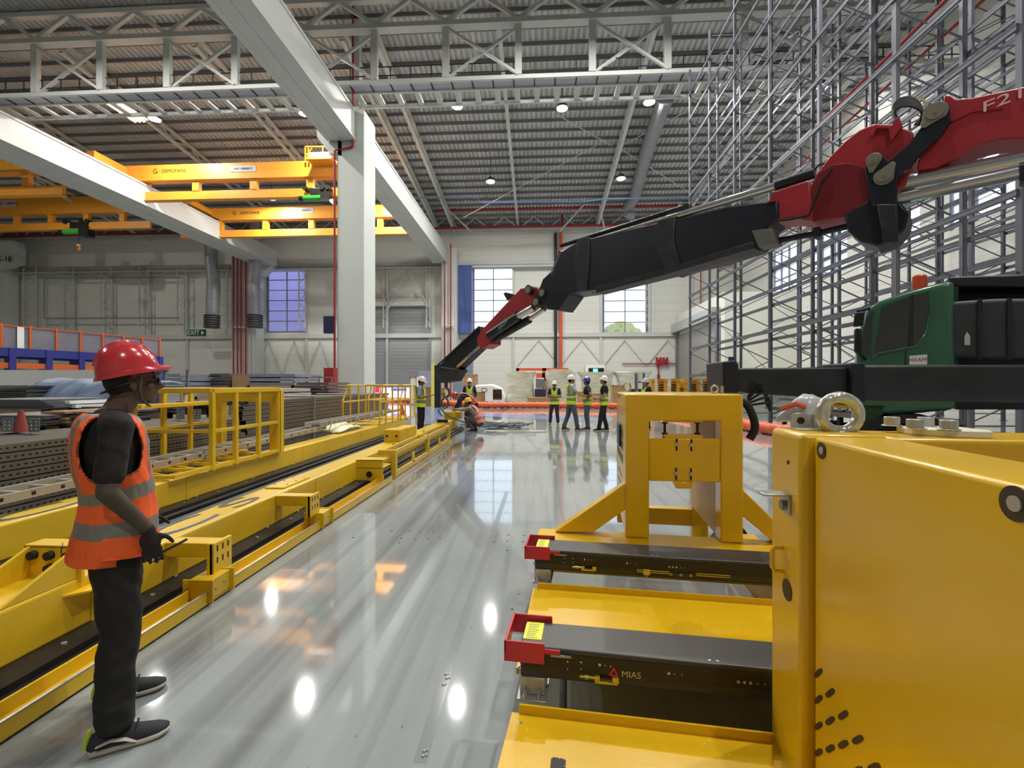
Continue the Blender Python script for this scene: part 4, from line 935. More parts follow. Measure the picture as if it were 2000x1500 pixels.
# --- yellow tray plates between and before the forks
pz = .30
def tray(name, bn, bf_, aLn, aLf, aR, hole=False):
    th = .012; mb = MB()
    mb.prism([(aLn, bn), (aR, bn), (aR, bf_), (aLf, bf_)], lambda p, s: V((p[0], p[1], pz - (th if s else 0))))
    mb.prism([(aLf + .03, bf_ - .004), (aR, bf_ - .004), (aR, bf_ + .006), (aLf + .03, bf_ + .006)], lambda p, s: V((p[0], p[1], pz + (.035 if s else -.05))))
    mb.prism([(aLn, bn), (aLn + .012, bn), (aLf + .012, bf_), (aLf, bf_)], lambda p, s: V((p[0], p[1], pz - (.03 if s else .012))))
    return mb.build(name, YEL, car, smooth=False)
t1f = mz(1230, 1162, pz).y; t2f = mz(1230, 1418, pz).y
tray('middle_tray', 2.12, t1f, mz(1012, 1290, pz).x, mz(1040, 1152, pz).x, 1.9)
tray('front_tray', .75, t2f, mz(975, 1500, pz).x - .02, mz(1000, 1390, pz).x, .98)
for pts in ([(1090, 1494, .03)],):
    for px, py, r in pts:
        p = mz(px, py, pz); mb = MB(); mb.prism([(p.x - .026, p.y - .08), (p.x + .026, p.y - .08), (p.x + .026, p.y + .022), (p.x + .018, p.y + .03), (p.x - .018, p.y + .03), (p.x - .026, p.y + .022)], lambda q, s: V((q[0], q[1], pz + (.0008 if s else 0)))); mb.build('oblong_opening', DRK, car, smooth=False)
mb = MB()
for px, py in ((1018, 1411), (1052, 1152), (1048, 1202)): p = mz(px, py, pz); mb.sph((p.x, p.y, pz), .007, n=10, k=6)
mb.build('tray_screws', STL, car)
# water-like droplets / chips on the front tray
mb = MB(); random.seed(11)
for i in range(70): p = mz(random.uniform(1010, 1480), random.uniform(1435, 1500), pz); mb.sph((p.x, p.y, pz), (.0022, .0022, .0015), n=6, k=4)
for i in range(50): p = mz(random.uniform(1080, 1480), random.uniform(1190, 1235), pz); mb.sph((p.x, p.y, pz), (.003, .003, .0015), n=6, k=4)
q = mb.build('paint_drips', mat('pale_chips', (240, 226, 160), .3), car); q['kind'] = 'stuff'
# gusset at the column foot
mb = MB(); mb.prism([(.675, 1.62), (.675, 1.86), (.60, 1.62)], lambda p, s: V((p[0], p[1] - .0, pz + (.012 if s else 0)))); mb.prism([(.52, 1.2), (.70, 1.2), (.70, 1.62), (.66, 1.70)], lambda p, s: V((p[0], p[1], pz + (.01 if s else 0)))); mb.build('foot_gusset', YEL, car, smooth=False)
for a, bb in ((aL1 + .1, 2.9), (aL2 + .16, 2.3), (aL2 + .2, 1.3)): MB().cyl((a, bb, 0), (a, bb, pz - .012), .02, n=12).build('levelling_foot', GALV, car)
mb = MB(); mb.box((1.25, .8, 0), (1.45, 4.4, .28)); mb.build('side_sill', YEL, car, smooth=False)
# --- rear portal frame
BF = 3.5
def Q(px, py): p = mB(px, py, BF); return (p.x, p.z)
def plate(name, pts, d0=0, d1=.16, m_=YEL, bev=.008):
    mb = MB(); mb.prism([Q(*p) for p in pts], lambda p, s: V((p[0], BF + (d1 if s else d0), p[1]))); return mb.build(name, m_, car, bevel=bev)
plate('portal_frame', [(1222, 770), (1452, 770), (1452, 1062), (1408, 1060), (1408, 822), (1268, 822), (1268, 1052), (1222, 1050)], bev=.012)
plate('cross_plate', [(1268, 857), (1408, 857), (1408, 943), (1268, 940)], .01, .05)
plate('left_brace', [(1224, 944), (1224, 996), (1158, 1042), (1083, 1041)], .02, .14)
plate('right_brace', [(1450, 955), (1530, 1033), (1530, 1075), (1450, 1008)], .02, .14)
plate('centre_lug', [(1316, 940), (1354, 941), (1350, 954), (1320, 954)], -.01, .12)
mb = MB(); p, q = Q(1050, 1042), Q(1500, 1073)
mb.box((p[0], 3.3, .30), (2.4, 3.62, p[1] + .005)); mb.box((p[0] + .02, 3.26, .29), (2.4, 3.3, .47)); mb.build('rear_sill', YEL, car, bevel=.008)
pl, prr, ptop = Q(1222, 770)[0], Q(1408, 822)[0], Q(1222, 770)[1]
mb = MB(); mb.box((pl, BF + .16, .5), (pl + .012, BF + 1.08, ptop - .02)); mb.build('left_side_plate', YEL, car, smooth=False)
mb = MB()
for i in range(3):
    for j in range(6): y = BF + .3 + j * .12; z = 1.18 - i * .1; mb.box((pl - .002, y, z), (pl + .001, y + .05, z + .07))
for i in range(4):
    for j in range(4): y = BF + .4 + j * .12; z = .85 - i * .08; mb.box((pl - .002, y, z), (pl + .001, y + .06, z + .02))
mb.build('side_perforations', DRK, car, smooth=False)
MB().box((prr, BF + .16, .5), (prr + .015, BF + 1.0, ptop - .02)).build('inner_plate', mat('tan_panel', (206, 176, 120), .5), car, smooth=False)
MB().box((pl, BF + .16, ptop - .06), (Q(1452, 770)[0], BF + 1.08, ptop)).build('top_plate', YEL, car, bevel=.01)
mb = MB(); mb.box((pl, BF + .98, .5), (pl + .14, BF + 1.08, ptop)); mb.box((Q(1452, 770)[0] - .14, BF + .98, .0), (Q(1452, 770)[0], BF + 1.08, ptop)); mb.box((pl, BF + 1.0, .3), (Q(1452, 770)[0], BF + 1.1, .45)); mb.build('rear_posts', YEL, car, smooth=False)
mb = MB(); a = Q(1301, 828); 
for px in (1301, 1366):
    t, b_ = Q(px, 826), Q(px, 850); mb.cyl((t[0], BF + .06, b_[1]), (t[0], BF + .06, t[1]), .010, n=10); mb.cyl((t[0], BF + .06, t[1] - .01), (t[0], BF + .06, t[1]), .02, n=6); mb.cyl((t[0], BF + .06, b_[1]), (t[0], BF + .06, b_[1] + .012), .022, n=6)
mb.build('jack_bolts', DRK, car)
mb = MB(); a, c = Q(1298, 849), Q(1374, 856); mb.box((a[0], BF + .02, c[1] - .02), (c[0], BF + .10, a[1])); a, c = Q(1298, 820), Q(1374, 826); mb.box((a[0], BF + .02, c[1]), (c[0], BF + .12, a[1])); mb.build('jack_pads', YEL, car, bevel=.004)
mb = MB(); md = MB()
for px, py in ((1322, 868), (1351, 869), (1321, 925), (1350, 926)):
    x, z = Q(px, py); mb.box((x - .006, BF + .005, z - .045), (x + .006, BF + .0095, z + .04)); md.cyl((x, BF - .002, z), (x, BF + .008, z), .014, n=12)
mb.build('adjust_slots', DRK, car, smooth=False); md.build('slot_bolts', STL, car)
x, z = Q(1418, 761)
mb = MB(); mb.tube([V((x + .025 * cos(t * pi / 8), BF + .3, ptop + .035 + .028 * sin(t * pi / 8))) for t in range(16)], .008, 8, closed=True); mb.build('small_eye_bolt', STL, car)
mb = MB(); x2 = Q(1434, 760)[0]; mb.cyl((x2, BF + .3, ptop), (x2, BF + .3, ptop + .06), .012, n=8); x3 = Q(1240, 760)[0]; mb.tube([V((x3 + .03 * cos(t * pi / 8), BF + .7, ptop + .05 + .035 * sin(t * pi / 8))) for t in range(16)], .009, 8, closed=True); mb.build('top_studs', STL, car)
xr = Q(1452, 800)[0]
mb = MB(); mb.cyl((xr + .0, BF + .5, 1.32), (xr + .09, BF + .5, 1.32), .20, n=24); mb.build('cable_reel', RUB, car)
mb = MB(); mb.tube(spl([(xr + .05, BF + .3, 1.5), (xr + .12, BF + .28, 1.45), (xr + .16, BF + .25, 1.3), (xr + .12, BF + .25, 1.2)]), .03, 10); mb.build('cable_loop', RUB, car)
p = mB(1215, 860, BF + .3)
mb = MB(); mb.box((pl - .02, BF + .45, 1.1), (pl - .002, BF + .75, 1.28)); mb.build('blue_strap', mat('strap_blue', (40, 92, 130), .6), car, smooth=False)
# ================================================================ TALL STEEL RACKING (right)
def rack_row(X, label, d=1.6):
    o = thing('pallet_racking', label, 'racking', (X, 9.1, 0), 0, 'rows of tall bare racking')
    Ys = [0, 3.0, 6.15, 9.3, 12.5, 15.6, 18.7]; zt_ = 20.2
    fr = None
    for Y in Ys:
        if fr is None:
            mb = MB()
            for x in (0, d):
                mb.box((x - .05, -.06, 0), (x + .05, -.045, zt_)); mb.box((x - .05, -.06, 0), (x - .035, .06, zt_)); mb.box((x + .035, -.06, 0), (x + .05, .06, zt_)); mb.box((x - .1, -.1, 0), (x + .1, .1, .012))
            z = .4; k = 0
            while z < zt_ - 1.5:
                a_, b_ = (0, d) if k % 2 == 0 else (d, 0); mb.bar((a_, .03, z), (b_, .03, z + .76), .035); z += .76; k += 1
            mb.bar((0, .03, .3), (d, .03, .3), .04); mb.bar((0, .03, zt_ - .3), (d, .03, zt_ - .3), .04)
            fr = mb.build('upright_frame', RACK, o, smooth=False); f = fr
        else: f = fr.copy(); COL.objects.link(f); f.parent = o
        f.location = (0, Y, 0)
    bm_ = None; z = .6
    lv = [2.1, 3.65, 5.19, 6.75, 8.28, 9.8, 11.3, 12.7, 14.2, 15.7, 17.2, 18.7]
    for z in lv:
        for x in (-.07, d + .07):
            if bm_ is None:
                mb = MB(); mb.box((-.02, 0, -.07), (.02, 18.7, .07)); mb.box((-.028, 0, .04), (.028, 18.7, .055)); mb.box((-.028, 0, -.055), (.028, 18.7, -.04)); bm_ = mb.build('load_beam', RACK, o, smooth=False); f = bm_
            else: f = bm_.copy(); COL.objects.link(f); f.parent = o
            f.location = (x, 0, z)
    mb = MB()
    for i in range(6):
        for k in range(i % 2, 11, 4): mb.bar((d + .02, Ys[i], lv[k]), (d + .02, Ys[i + 1], lv[k + 1]), .02)
    mb.build('rear_tie_rods', DRK, o, smooth=False)
    return o
r = rack_row(9.0, 'front row of tall bare steel racking behind the green truck')
for X, lb in ((13.6, 'second row of tall bare steel racking seen through the front row'), (19.0, 'third row of tall bare steel racking toward the right wall')):
    c = copy_tree(r); c.location.x = X; c['label'] = lb
mb = MB()
for Y in (12.1, 18.4, 24.7): mb.bar((10.6, Y, 20.0), (13.6, Y, 20.0), .1, .06); mb.bar((15.2, Y, 20.0), (19.0, Y, 20.0), .08, .06)
tag(mb.build('row_spacer', RACK, smooth=False), 'horizontal steel spacers tying the racking rows together high up', 'row spacer')
mb = MB()
for (Y, z, X) in ((16, 12.5, 11.9), (22, 15, 16.0)): mb.cyl((X, Y - 7, z + .5), (X, Y + 8, z), .06, n=8)
tag(mb.build('sprinkler_line', REDP), 'dark red sprinkler lines running between the racking rows', 'pipe')
# low shelf goods inside the racking bottom
o = thing('roller_track', 'white toothed guide and yellow beam lying low in the racking behind the outrigger', 'track', (9.2, 13, 0))
mb = MB()
for k in range(26): mb.box((.1, k * .16, 1.25), (.2, k * .16 + .09, 1.36))
mb.box((.1, 0, 1.34), (.2, 4.2, 1.42)); mb.build('toothed_guide', PWHT, o, smooth=False)
MB().box((.3, -.3, .86), (.9, 4.5, .98)).build('yellow_beam', YELB, o, smooth=False)
mb = MB(); mb.box((-.1, -1, .62), (1.4, 6, .74)); mb.box((.2, -.5, 1.0), (1.2, 5.5, 1.08)); mb.build('grey_beams', DGAL, o, smooth=False)
mb = MB()
for k in range(7): mb.box((.0, k * .8, 0), (.12, k * .8 + .12, .62)); mb.box((1.0, k * .8, 0), (1.12, k * .8 + .12, .62)); mb.box((.0, k * .8, .25), (1.1, k * .8 + .1, .38))
mb.build('floor_cradles', DRK, o, smooth=False)
# white enclosure with a roller door at the far right
o = thing('white_enclosure', 'white panelled room behind the racking at the far right corner', 'enclosure', (18.2, 46, 0))
MB().box((0, 0, 0), (7.0, 15.3, 10.6)).build('panels', mat('enclosure_white', (226, 226, 214), .6), o, smooth=False)
MB().box((-.02, -.03, 0), (7.0, 0, 2.0)).build('dado', mat('dado_grey', (128, 134, 122), .6), o, smooth=False)
MB().box((-.1, 1.6, 0), (0, 14.3, 7.9)).build('roller_leaf', mat('door_beige', (150, 146, 140), .5), o, smooth=False)
MB().box((-.9, .9, 8.2), (0, 15, 9.3)).build('roller_housing', MATS.get('aluminium') or GALV, o, smooth=False)
mb = MB(); mb.box((-.35, .9, 0), (0, 1.6, 8.2)); mb.box((-.35, 14.3, 0), (0, 15, 8.2)); mb.build('guide_posts', GALV, o, smooth=False)
# ================================================================ GOODS BY THE BACK WALL
def pallet_mesh():
    mb = MB()
    for x in (0, .53, 1.06): mb.box((x, 0, .02), (x + .14, 1.2, .11))
    for k in range(6): mb.box((0, k * .215, .11), (1.2, k * .215 + .13, .135))
    for x in (0, .53, 1.06): mb.box((x, 0, 0), (x + .14, 1.2, .02))
    return mb
pal = None; names = ('left', 'middle', 'right')
for s_, (px, nlay) in enumerate(((1272, 13), (1336, 13), (1387, 13))):
    p = at(px, 760, 29.0)
    for k in range(nlay):
        if pal is None: pal = pallet_mesh().build('wooden_pallet', PALY, smooth=False); c = pal; c.scale = (1.45, 1.0, 1.1)
        else: c = pal.copy(); COL.objects.link(c)
        c.location = (p.x + random.uniform(-.02, .02), 29.0 + random.uniform(-.03, .03), k * .1495)
        tag(c, 'yellowish wooden pallet, %s of the %s pallet stack' % (ORD[nlay - 1 - k], names[s_]), 'pallet', 'pallets in the %s stack' % names[s_])
FILM = mat('stretch_film', (214, 214, 196), .25, .0, var=.2, vscale=1.2, bump=.7, bscale=2.5, coat=.5, stretch=(.6, .6, 2.5), rgb2=(184, 182, 158))
def wrapped(px0, px1, pyt, pyb, Y, label, flare=.1, seed=0):
    a, c = at(px0, pyt, Y), at(px1, pyb, Y); w_, h_ = c.x - a.x, a.z; n_ = 14; d_ = 1.3
    o = thing('wrapped_pallet', label, 'wrapped load', ((a.x + c.x) / 2, Y, 0))
    rings = []
    for i in range(n_):
        t = i / (n_ - 1); k = .5 * w_ * (1 - .12 * sin(t * pi * 1.0) + flare * max(0, t - .8) * 3); ring = []
        for j in range(40):
            an = 2 * pi * j / 40; e = .28; cx_ = math.copysign(abs(cos(an)) ** e, cos(an)); cy_ = math.copysign(abs(sin(an)) ** e, sin(an))
            nn = noise.noise((cx_ * 2.1 + seed, cy_ * 2.1, t * 5)) * .09 + noise.noise((cx_ * 6 + seed, cy_ * 6, t * 14)) * .035
            ring.append((cx_ * k * (1 + nn), cy_ * d_ / 2 * (1 + nn) + d_ / 2, .14 + (h_ - .14) * t + (nn * 1.2 if i == n_ - 1 else 0)))
        rings.append(ring)
    MB().loft(rings).build('film_wrapped_load', FILM, o, ang=50)
    MB().box((-w_ * .5, 0, 0), (w_ * .5, d_, .14)).build('pallet_base', WOOD, o, smooth=False)
wrapped(988, 1045, 726, 786, 37, 'tall film wrapped pallet load left of the orange-red pipe', .15, 1)
wrapped(1062, 1128, 722, 786, 37, 'film wrapped pallet load with a domed top behind the white-helmeted man with folded arms', -.3, 5)
wrapped(1134, 1198, 726, 770, 38, 'film wrapped load with flared top between the blue-helmeted man and the pipe', .3, 9)
wrapped(1206, 1268, 726, 775, 38.2, 'film wrapped load with flared top nearest the yellow pallet stacks', .35, 13)
for a_, b_, t_, Y, lb in ((1128, 1175, 768, 34.5, 'beige crate standing behind the man in grey trousers'), (1196, 1218, 752, 33, 'tall pale crate just left of the yellow portal frame'), (1030, 1078, 776, 35.5, 'low brown cartons between the first two wrapped loads'), (920, 944, 765, 33.5, 'small wooden crate before the white machine'), (811, 850, 755, 33, 'brown plywood crate behind the man holding a phone'), (850, 868, 758, 35, 'beige crate behind the yellow post'), (800, 814, 736, 35, 'upright white panel beside the roller door'), (904, 931, 731, 40, 'brown packed panel leaning by the wall behind the white helmet')):
    a, c = at(a_, t_, Y), at(b_, t_, Y); o = thing('crate', lb, 'crate', (a.x, Y, 0)); w_ = c.x - a.x
    MB().box((0, 0, .1), (w_, .9, a.z)).build('crate_body', CARD if 'brown' in lb else (PWHT if 'white panel' in lb else WOOD), o, smooth=False)
    mb = MB(); mb.box((0, -.02, .1), (.08, 0, a.z)); mb.box((w_ - .08, -.02, .1), (w_, 0, a.z)); mb.box((0, -.02, a.z - .1), (w_, 0, a.z)); mb.box((0, 0, 0), (w_, .9, .1)); mb.build('battens', WOOD, o, smooth=False)
# white compact machine, hand pallet truck
p = at(948, 778, 36); o = thing('compact_machine', 'rounded white machine with glazed side before the back wall', 'machine', (p.x, 36, 0))
mb = MB(); mb.prism([(-1.4, .15), (1.5, .15), (1.55, .7), (1.2, 1.35), (.5, 1.6), (-.7, 1.55), (-1.2, 1.1), (-1.45, .6)], lambda q, s: V((q[0], 1.5 if s else 0, q[1]))); mb.build('white_body', PWHT, o, bevel=.12, seg=3)
mb = MB(); mb.box((.6, -.03, .4), (1.3, 0, 1.2)); mb.build('dark_glazing', GLS, o, smooth=False)
mb = MB(); mb.cyl((-.9, .1, .3), (-.9, 1.4, .3), .3); mb.cyl((1.0, .1, .3), (1.0, 1.4, .3), .3); mb.build('wheels', RUB, o)
p = at(945, 778, 33); o = thing('pallet_truck', 'black hand pallet truck with an upright handle before the white machine', 'pallet truck', (p.x, 33.4, 0))
mb = MB(); mb.cyl((0, 0, .1), (0, -.15, 1.05), .035, n=8); mb.tube([(-.14, -.15, 1.05), (-.2, -.17, 1.15), (-.14, -.2, 1.3), (.14, -.2, 1.3), (.2, -.17, 1.15), (.14, -.15, 1.05)], .03, 8, closed=True); mb.build('handle', BLK, o)
mb = MB(); mb.box((-.3, .1, .05), (-.12, 1.2, .12)); mb.box((.12, .1, .05), (.3, 1.2, .12)); mb.box((-.25, -.1, .05), (.25, .15, .35)); mb.build('forks', REDP, o, smooth=False)
# floor scrubber, forklift masts, small machines between wraps
p = at(1055, 760, 37); o = thing('warehouse_vehicle', 'grey and dark blue warehouse vehicle between the first two wrapped loads', 'vehicle', (p.x, 36.5, 0))
mb = MB(); mb.box((-.35, 0, 1.3), (.35, .9, 2.1)); mb.build('grey_head', GALV, o, bevel=.08); mb = MB(); mb.box((-.45, 0, .1), (.45, 1.2, 1.25)); mb.build('dark_body', mat('vehicle_navy', (40, 46, 70), .4), o, bevel=.08)
p = at(1250, 760, 31); o = thing('forklift', 'blue-grey forklift mast behind the white-helmeted man at the yellow portal frame', 'forklift', (p.x, 31, 0))
mb = MB(); mb.box((-.32, 0, 0), (-.2, .15, 2.35)); mb.box((.2, 0, 0), (.32, .15, 2.35)); mb.box((-.3, .02, 1.7), (.3, .12, 1.8)); mb.build('mast', mat('fork_blue', (70, 90, 120), .4), o, smooth=False); mb = MB(); mb.box((-.5, .15, .1), (.5, 1.6, 1.3)); mb.build('truck_body', DRK, o, bevel=.06); MB().cyl((-.16, 0, .3), (-.16, 0, 2.3), .05, n=8).build('lift_cylinder', CHR, o)
for px, lb in ((846, 'yellow-painted steel post beside the roller door, behind the white helmet'),):
    p = at(px, 760, 31); o = thing('guard_post', lb, 'post', (p.x, 31, 0)); MB().box((-.14, 0, 0), (.08, .2, 3.0)).build('yellow_face', mat('post_yellow', (226, 220, 110), .5), o, smooth=False); MB().box((.08, .02, 0), (.5, .3, 2.9)).build('dark_side', DRK, o, smooth=False)
p = at(884, 760, 45); tag(MB().box((p.x, 45, 0), (p.x + 2.0, 45.3, 4.3)).build('blue_grey_door_panel', mat('panel_bluegrey', (112, 122, 140), .5), smooth=False), 'tall blue-grey panel leaning behind the crane tip', 'panel')
p = at(830, 760, 44)
tag(MB().box((p.x - .6, 44, 0), (p.x + 1.2, 45, 2.9)).build('wrapped_machine', MATS['blue_grey_film'], smooth=False), 'film covered machine behind the man with a phone', 'machine')
a, c = at(1040, 718, 46), at(1000, 720, 46)
o = thing('steel_stand', 'low red steel frame on the floor behind the wrapped loads', 'frame', (at(1008, 720, 46).x, 46, 0)); z_ = at(1010, 719, 46).z
mb = MB(); mb.box((0, 0, z_ - .25), (5.2, .3, z_)); mb.box((2.6, 0, 0), (3.0, .3, z_)); mb.box((0, 0, 0), (.3, .3, z_)); mb.box((2.0, 0, z_ - 1.3), (4.0, .3, z_ - .5)); mb.build('frame_bars', ORGP, o, smooth=False)
# white compartment with windows and fire hose boxes low on the back wall
p0, p1 = at(1143, 713, 60.5), at(1175, 740, 60.5); o = thing('site_cabin', 'small white cabin front with dark windows and a pale blue light at the back wall', 'cabin', (p0.x, 60.4, 0))
MB().box((0, 0, 0), (p1.x - p0.x + .4, .9, p0.z)).build('cabin_body', PWHT, o, smooth=False); MB().box((.4, -.05, p0.z - 1.1), (2.4, 0, p0.z - .4)).build('window_strip', GLS, o, smooth=False); MB().box((1.0, -.08, p0.z - 1.0), (1.6, -.05, p0.z - .5)).build('screen_light', mat('screen_cyan', (120, 220, 240), .4, emit=1.5), o, smooth=False)
z = at(1000, 708, 60.8).z
for px, lb in ((1287, 'left'), (1300, 'right')):
    p = at(px, 706, 60.9); o = thing('hose_reel', 'small red hose reel high on the back wall over the pallets, %s one' % lb, 'hose reel', (p.x, 60.9, p.z))
    MB().box((-.35, 0, -.55), (-.1, .3, .55)).build('reel_side', RED, o, smooth=False); MB().box((.1, 0, -.55), (.35, .3, .55)).build('reel_side', RED, o, smooth=False); MB().box((-.1, .05, -.1), (.1, .2, .3)).build('reel_core', REDP, o, smooth=False)
o = thing('fire_main', 'thin red pipe with a valve running low along the back wall behind the pallets', 'pipe', (0, 61.2, at(1000, 711, 61).z))
a, c = at(1215, 711, 61.2), at(1350, 711, 61.2); d_ = at(1286, 711, 61.2)
mb = MB(); mb.cyl((a.x, 0, 0), (c.x, 0, 0), .07, n=8); mb.cyl((d_.x, 0, 0), (d_.x, 0, -3.8), .08, n=8); mb.cyl((d_.x, 0, -1.4), (d_.x, 0, -1.9), .18, n=8); mb.build('pipe', REDP, o)
p = at(1350, 708, 60.8); tag(MB().box((p.x - .45, 60.9, p.z - .7), (p.x + .55, 61.3, p.z + .6)).build('red_hose_cabinet', RED, smooth=False), 'red hose cabinet on the back wall left of the white enclosure door', 'cabinet')
# lit poster panel low at the roller door
p0, p1 = at(727, 757, 40), at(801, 778, 40)
o = thing('lit_display', 'glowing pink and violet display board low behind the yellow cages', 'display', (p0.x, 40, 0))
MB().box((0, 0, .3), (p1.x - p0.x, .1, p0.z)).build('screen', mat('screen_pink', (244, 214, 250), .4, emit=1.3), o, smooth=False)
MB().box((0, -.02, p0.z - .45), (.65, 0, p0.z)).build('red_field', mat('screen_red', (220, 40, 80), .4, emit=.7), o, smooth=False); MB().box((1.7, -.02, p0.z - .3), (3.1, 0, p0.z - .05)).build('blue_field', mat('screen_blue', (80, 100, 230), .4, emit=.8), o, smooth=False)
# blue curtain stack beside the left bright window
p0, p1 = at(892, 517, 60), at(921, 650, 60)
o = tag(MB().box((p0.x, 60.2, p1.z), (p1.x, 61.2, p0.z)).build('hanging_curtain', mat('curtain_blue', (78, 98, 160), .3, .2, var=.3, vscale=1.5, stretch=(4, 1, .2)), smooth=False), 'shiny dark blue hanging curtain left of the first bright window', 'curtain')
# orange ventilation hose on the floor
pts = [atz(px, py, .0) for px, py in ((690, 781), (780, 784), (868, 792), (960, 797), (1090, 797), (1215, 799), (1300, 809), (1400, 826), (1478, 846), (1560, 858), (1640, 868))]
P2 = []
for i in range(len(pts) - 1):
    n_ = max(2, int((pts[i + 1] - pts[i]).length / .07))
    for k in range(n_): P2.append(pts[i].lerp(pts[i + 1], k / n_) + V((0, 0, .2)))
for _ in range(8): P2 = [P2[0]] + [(P2[i - 1] + P2[i] * 2 + P2[i + 1]) / 4 for i in range(1, len(P2) - 1)] + [P2[-1]]
HOSE = mat('orange_hose', (226, 98, 52), .5, var=.2, vscale=6)
tag(MB().tube(P2, [.195 + .018 * sin(i * .9) for i in range(len(P2))], 14).build('ventilation_hose', HOSE), 'long orange ribbed ventilation hose lying across the floor behind the workers', 'hose')
# tangled cables and plastic film on the floor
random.seed(21); mb = MB(); c0 = atz(975, 836); CAB = mat('cable_grey', (108, 120, 130), .5)
for k in range(16):
    ph, rx, ry = random.random() * 6, random.uniform(.25, 1.0), random.uniform(.15, .5); cx_, cy_ = random.uniform(-.7, .6), random.uniform(-.4, .5)
    mb.tube([c0 + V((cx_ + rx * cos(t * .35 + ph) + .1 * sin(t * 1.7 + ph), cy_ + ry * sin(t * .35 + ph * 2), .03 + .05 * abs(sin(t * .9 + k)) + .008 * k)) for t in range(22)], .018, 6)
tag(mb.build('cable_tangle', CAB), 'tangled heap of grey ropes and cables on the floor by the squatting man', 'cables', kind='stuff')
mb = MB(); c1 = atz(1010, 843)
for k in range(9):
    ph = random.random() * 6; mb.tube([c1 + V((random.uniform(-.5, .4) * .3 + (.5 + .07 * k) * cos(t * .4 + ph), .22 * sin(t * .4 + ph) + random.uniform(-.02, .02), .015)) for t in range(18)], .012, 5)
tag(mb.build('white_rope', mat('rope_white', (206, 204, 188), .8)), 'thin white rope lying in loose loops before the cable heap', 'rope', kind='stuff')
FLM = mat('floor_film', (150, 170, 220), .15, 0, alpha=.45, bump=.6, bscale=12)
mb = MB(); nx, ny = 50, 14; ga = [atz(px, py) for px, py in ((800, 795), (1165, 812), (1165, 828), (790, 830))]; 
ga = [atz(870, 802), atz(1200, 818), atz(1190, 826), atz(900, 812)]
g = [[(ga[0].lerp(ga[1], j / (nx - 1))).lerp(ga[3].lerp(ga[2], j / (nx - 1)), i / (ny - 1)) + V((0, 0, .012 + .05 * abs(noise.noise((j * .35, i * .5, 1))))) for j in range(nx)] for i in range(ny)]
mb.add([p for r_ in g for p in r_], [(i * nx + j, i * nx + j + 1, (i + 1) * nx + j + 1, (i + 1) * nx + j) for i in range(ny - 1) for j in range(nx - 1)])
tag(mb.build('floor_sheet', FLM, ang=180), 'long strip of bluish transparent plastic sheet across the floor behind the workers', 'plastic sheet')
mb = MB(); ga = [atz(800, 790), atz(905, 802), atz(905, 822), atz(830, 830)]
g = [[(ga[0].lerp(ga[1], j / (nx - 1))).lerp(ga[3].lerp(ga[2], j / (nx - 1)), i / (ny - 1)) + V((0, 0, .012 + .06 * abs(noise.noise((j * .3, i * .4, 7))))) for j in range(nx)] for i in range(ny)]
mb.add([p for r_ in g for p in r_], [(i * nx + j, i * nx + j + 1, (i + 1) * nx + j + 1, (i + 1) * nx + j) for i in range(ny - 1) for j in range(nx - 1)])
tag(mb.build('floor_sheet', FLM, ang=180), 'crumpled pale plastic sheet on the floor around the man with a phone', 'plastic sheet')
# anchor holes and taped floor joint
mb = MB(); random.seed(4)
for px, py in ((765, 1037), (800, 1037), (820, 1039), (846, 1038), (784, 1052), (812, 1053), (836, 1052), (860, 1051), (993, 1045), (1023, 1046), (991, 1057), (1021, 1058), (968, 1047), (965, 1058), (780, 1060), (990, 1075), (1000, 1190), (690, 1050)):
    p = atz(px, py); mb.cyl((p.x, p.y, 0), (p.x, p.y, .002), .012, n=10)
q = mb.build('anchor_holes', DRK); tag(q, 'small dark anchor holes drilled in the floor in the open aisle', 'floor holes', kind='stuff')
TAPE = mat('floor_tape', (168, 174, 174), .12, alpha=.35)
a, c = atz(862, 1335), atz(960, 1110); mb = MB()
pa, pb, pc = atz(820, 1490), atz(873, 1310), atz(990, 960)
for p_, q_ in ((pa, pb), (pb, pc)):
    mb.bar(p_ + V((0, 0, .0008)), q_ + V((0, 0, .0008)), .06, .0014, up=(0, 0, 1))
tag(mb.build('floor_tape', TAPE, smooth=False), 'faint clear tape strip along the middle of the floor', 'tape')
mb = MB()
for px, py in ((828, 1468), (826, 1478), (870, 1318), (872, 1326), (866, 1338)): p = atz(px, py); mb.sph((p.x, p.y, .004), (.008, .006, .005), n=8, k=5); mb.sph((p.x + .014, p.y + .006, .004), (.005, .006, .004), n=8, k=5)
tag(mb.build('metal_chips', STL), 'few shiny metal chips lying on the floor tape', 'metal chips', kind='stuff')

p = atz(787, 822); o = thing('traffic_cone', 'small orange traffic cone at the far end of the second yellow beam', 'traffic cone', (p.x - .3, p.y + .9, 0))
MB().tube([(0, 0, .03), (0, 0, .7)], [.16, .035], 16).build('cone_body', ORGP, o); MB().cb((0, 0, .015), (.38, .38, .03)).build('cone_base', RUB, o)
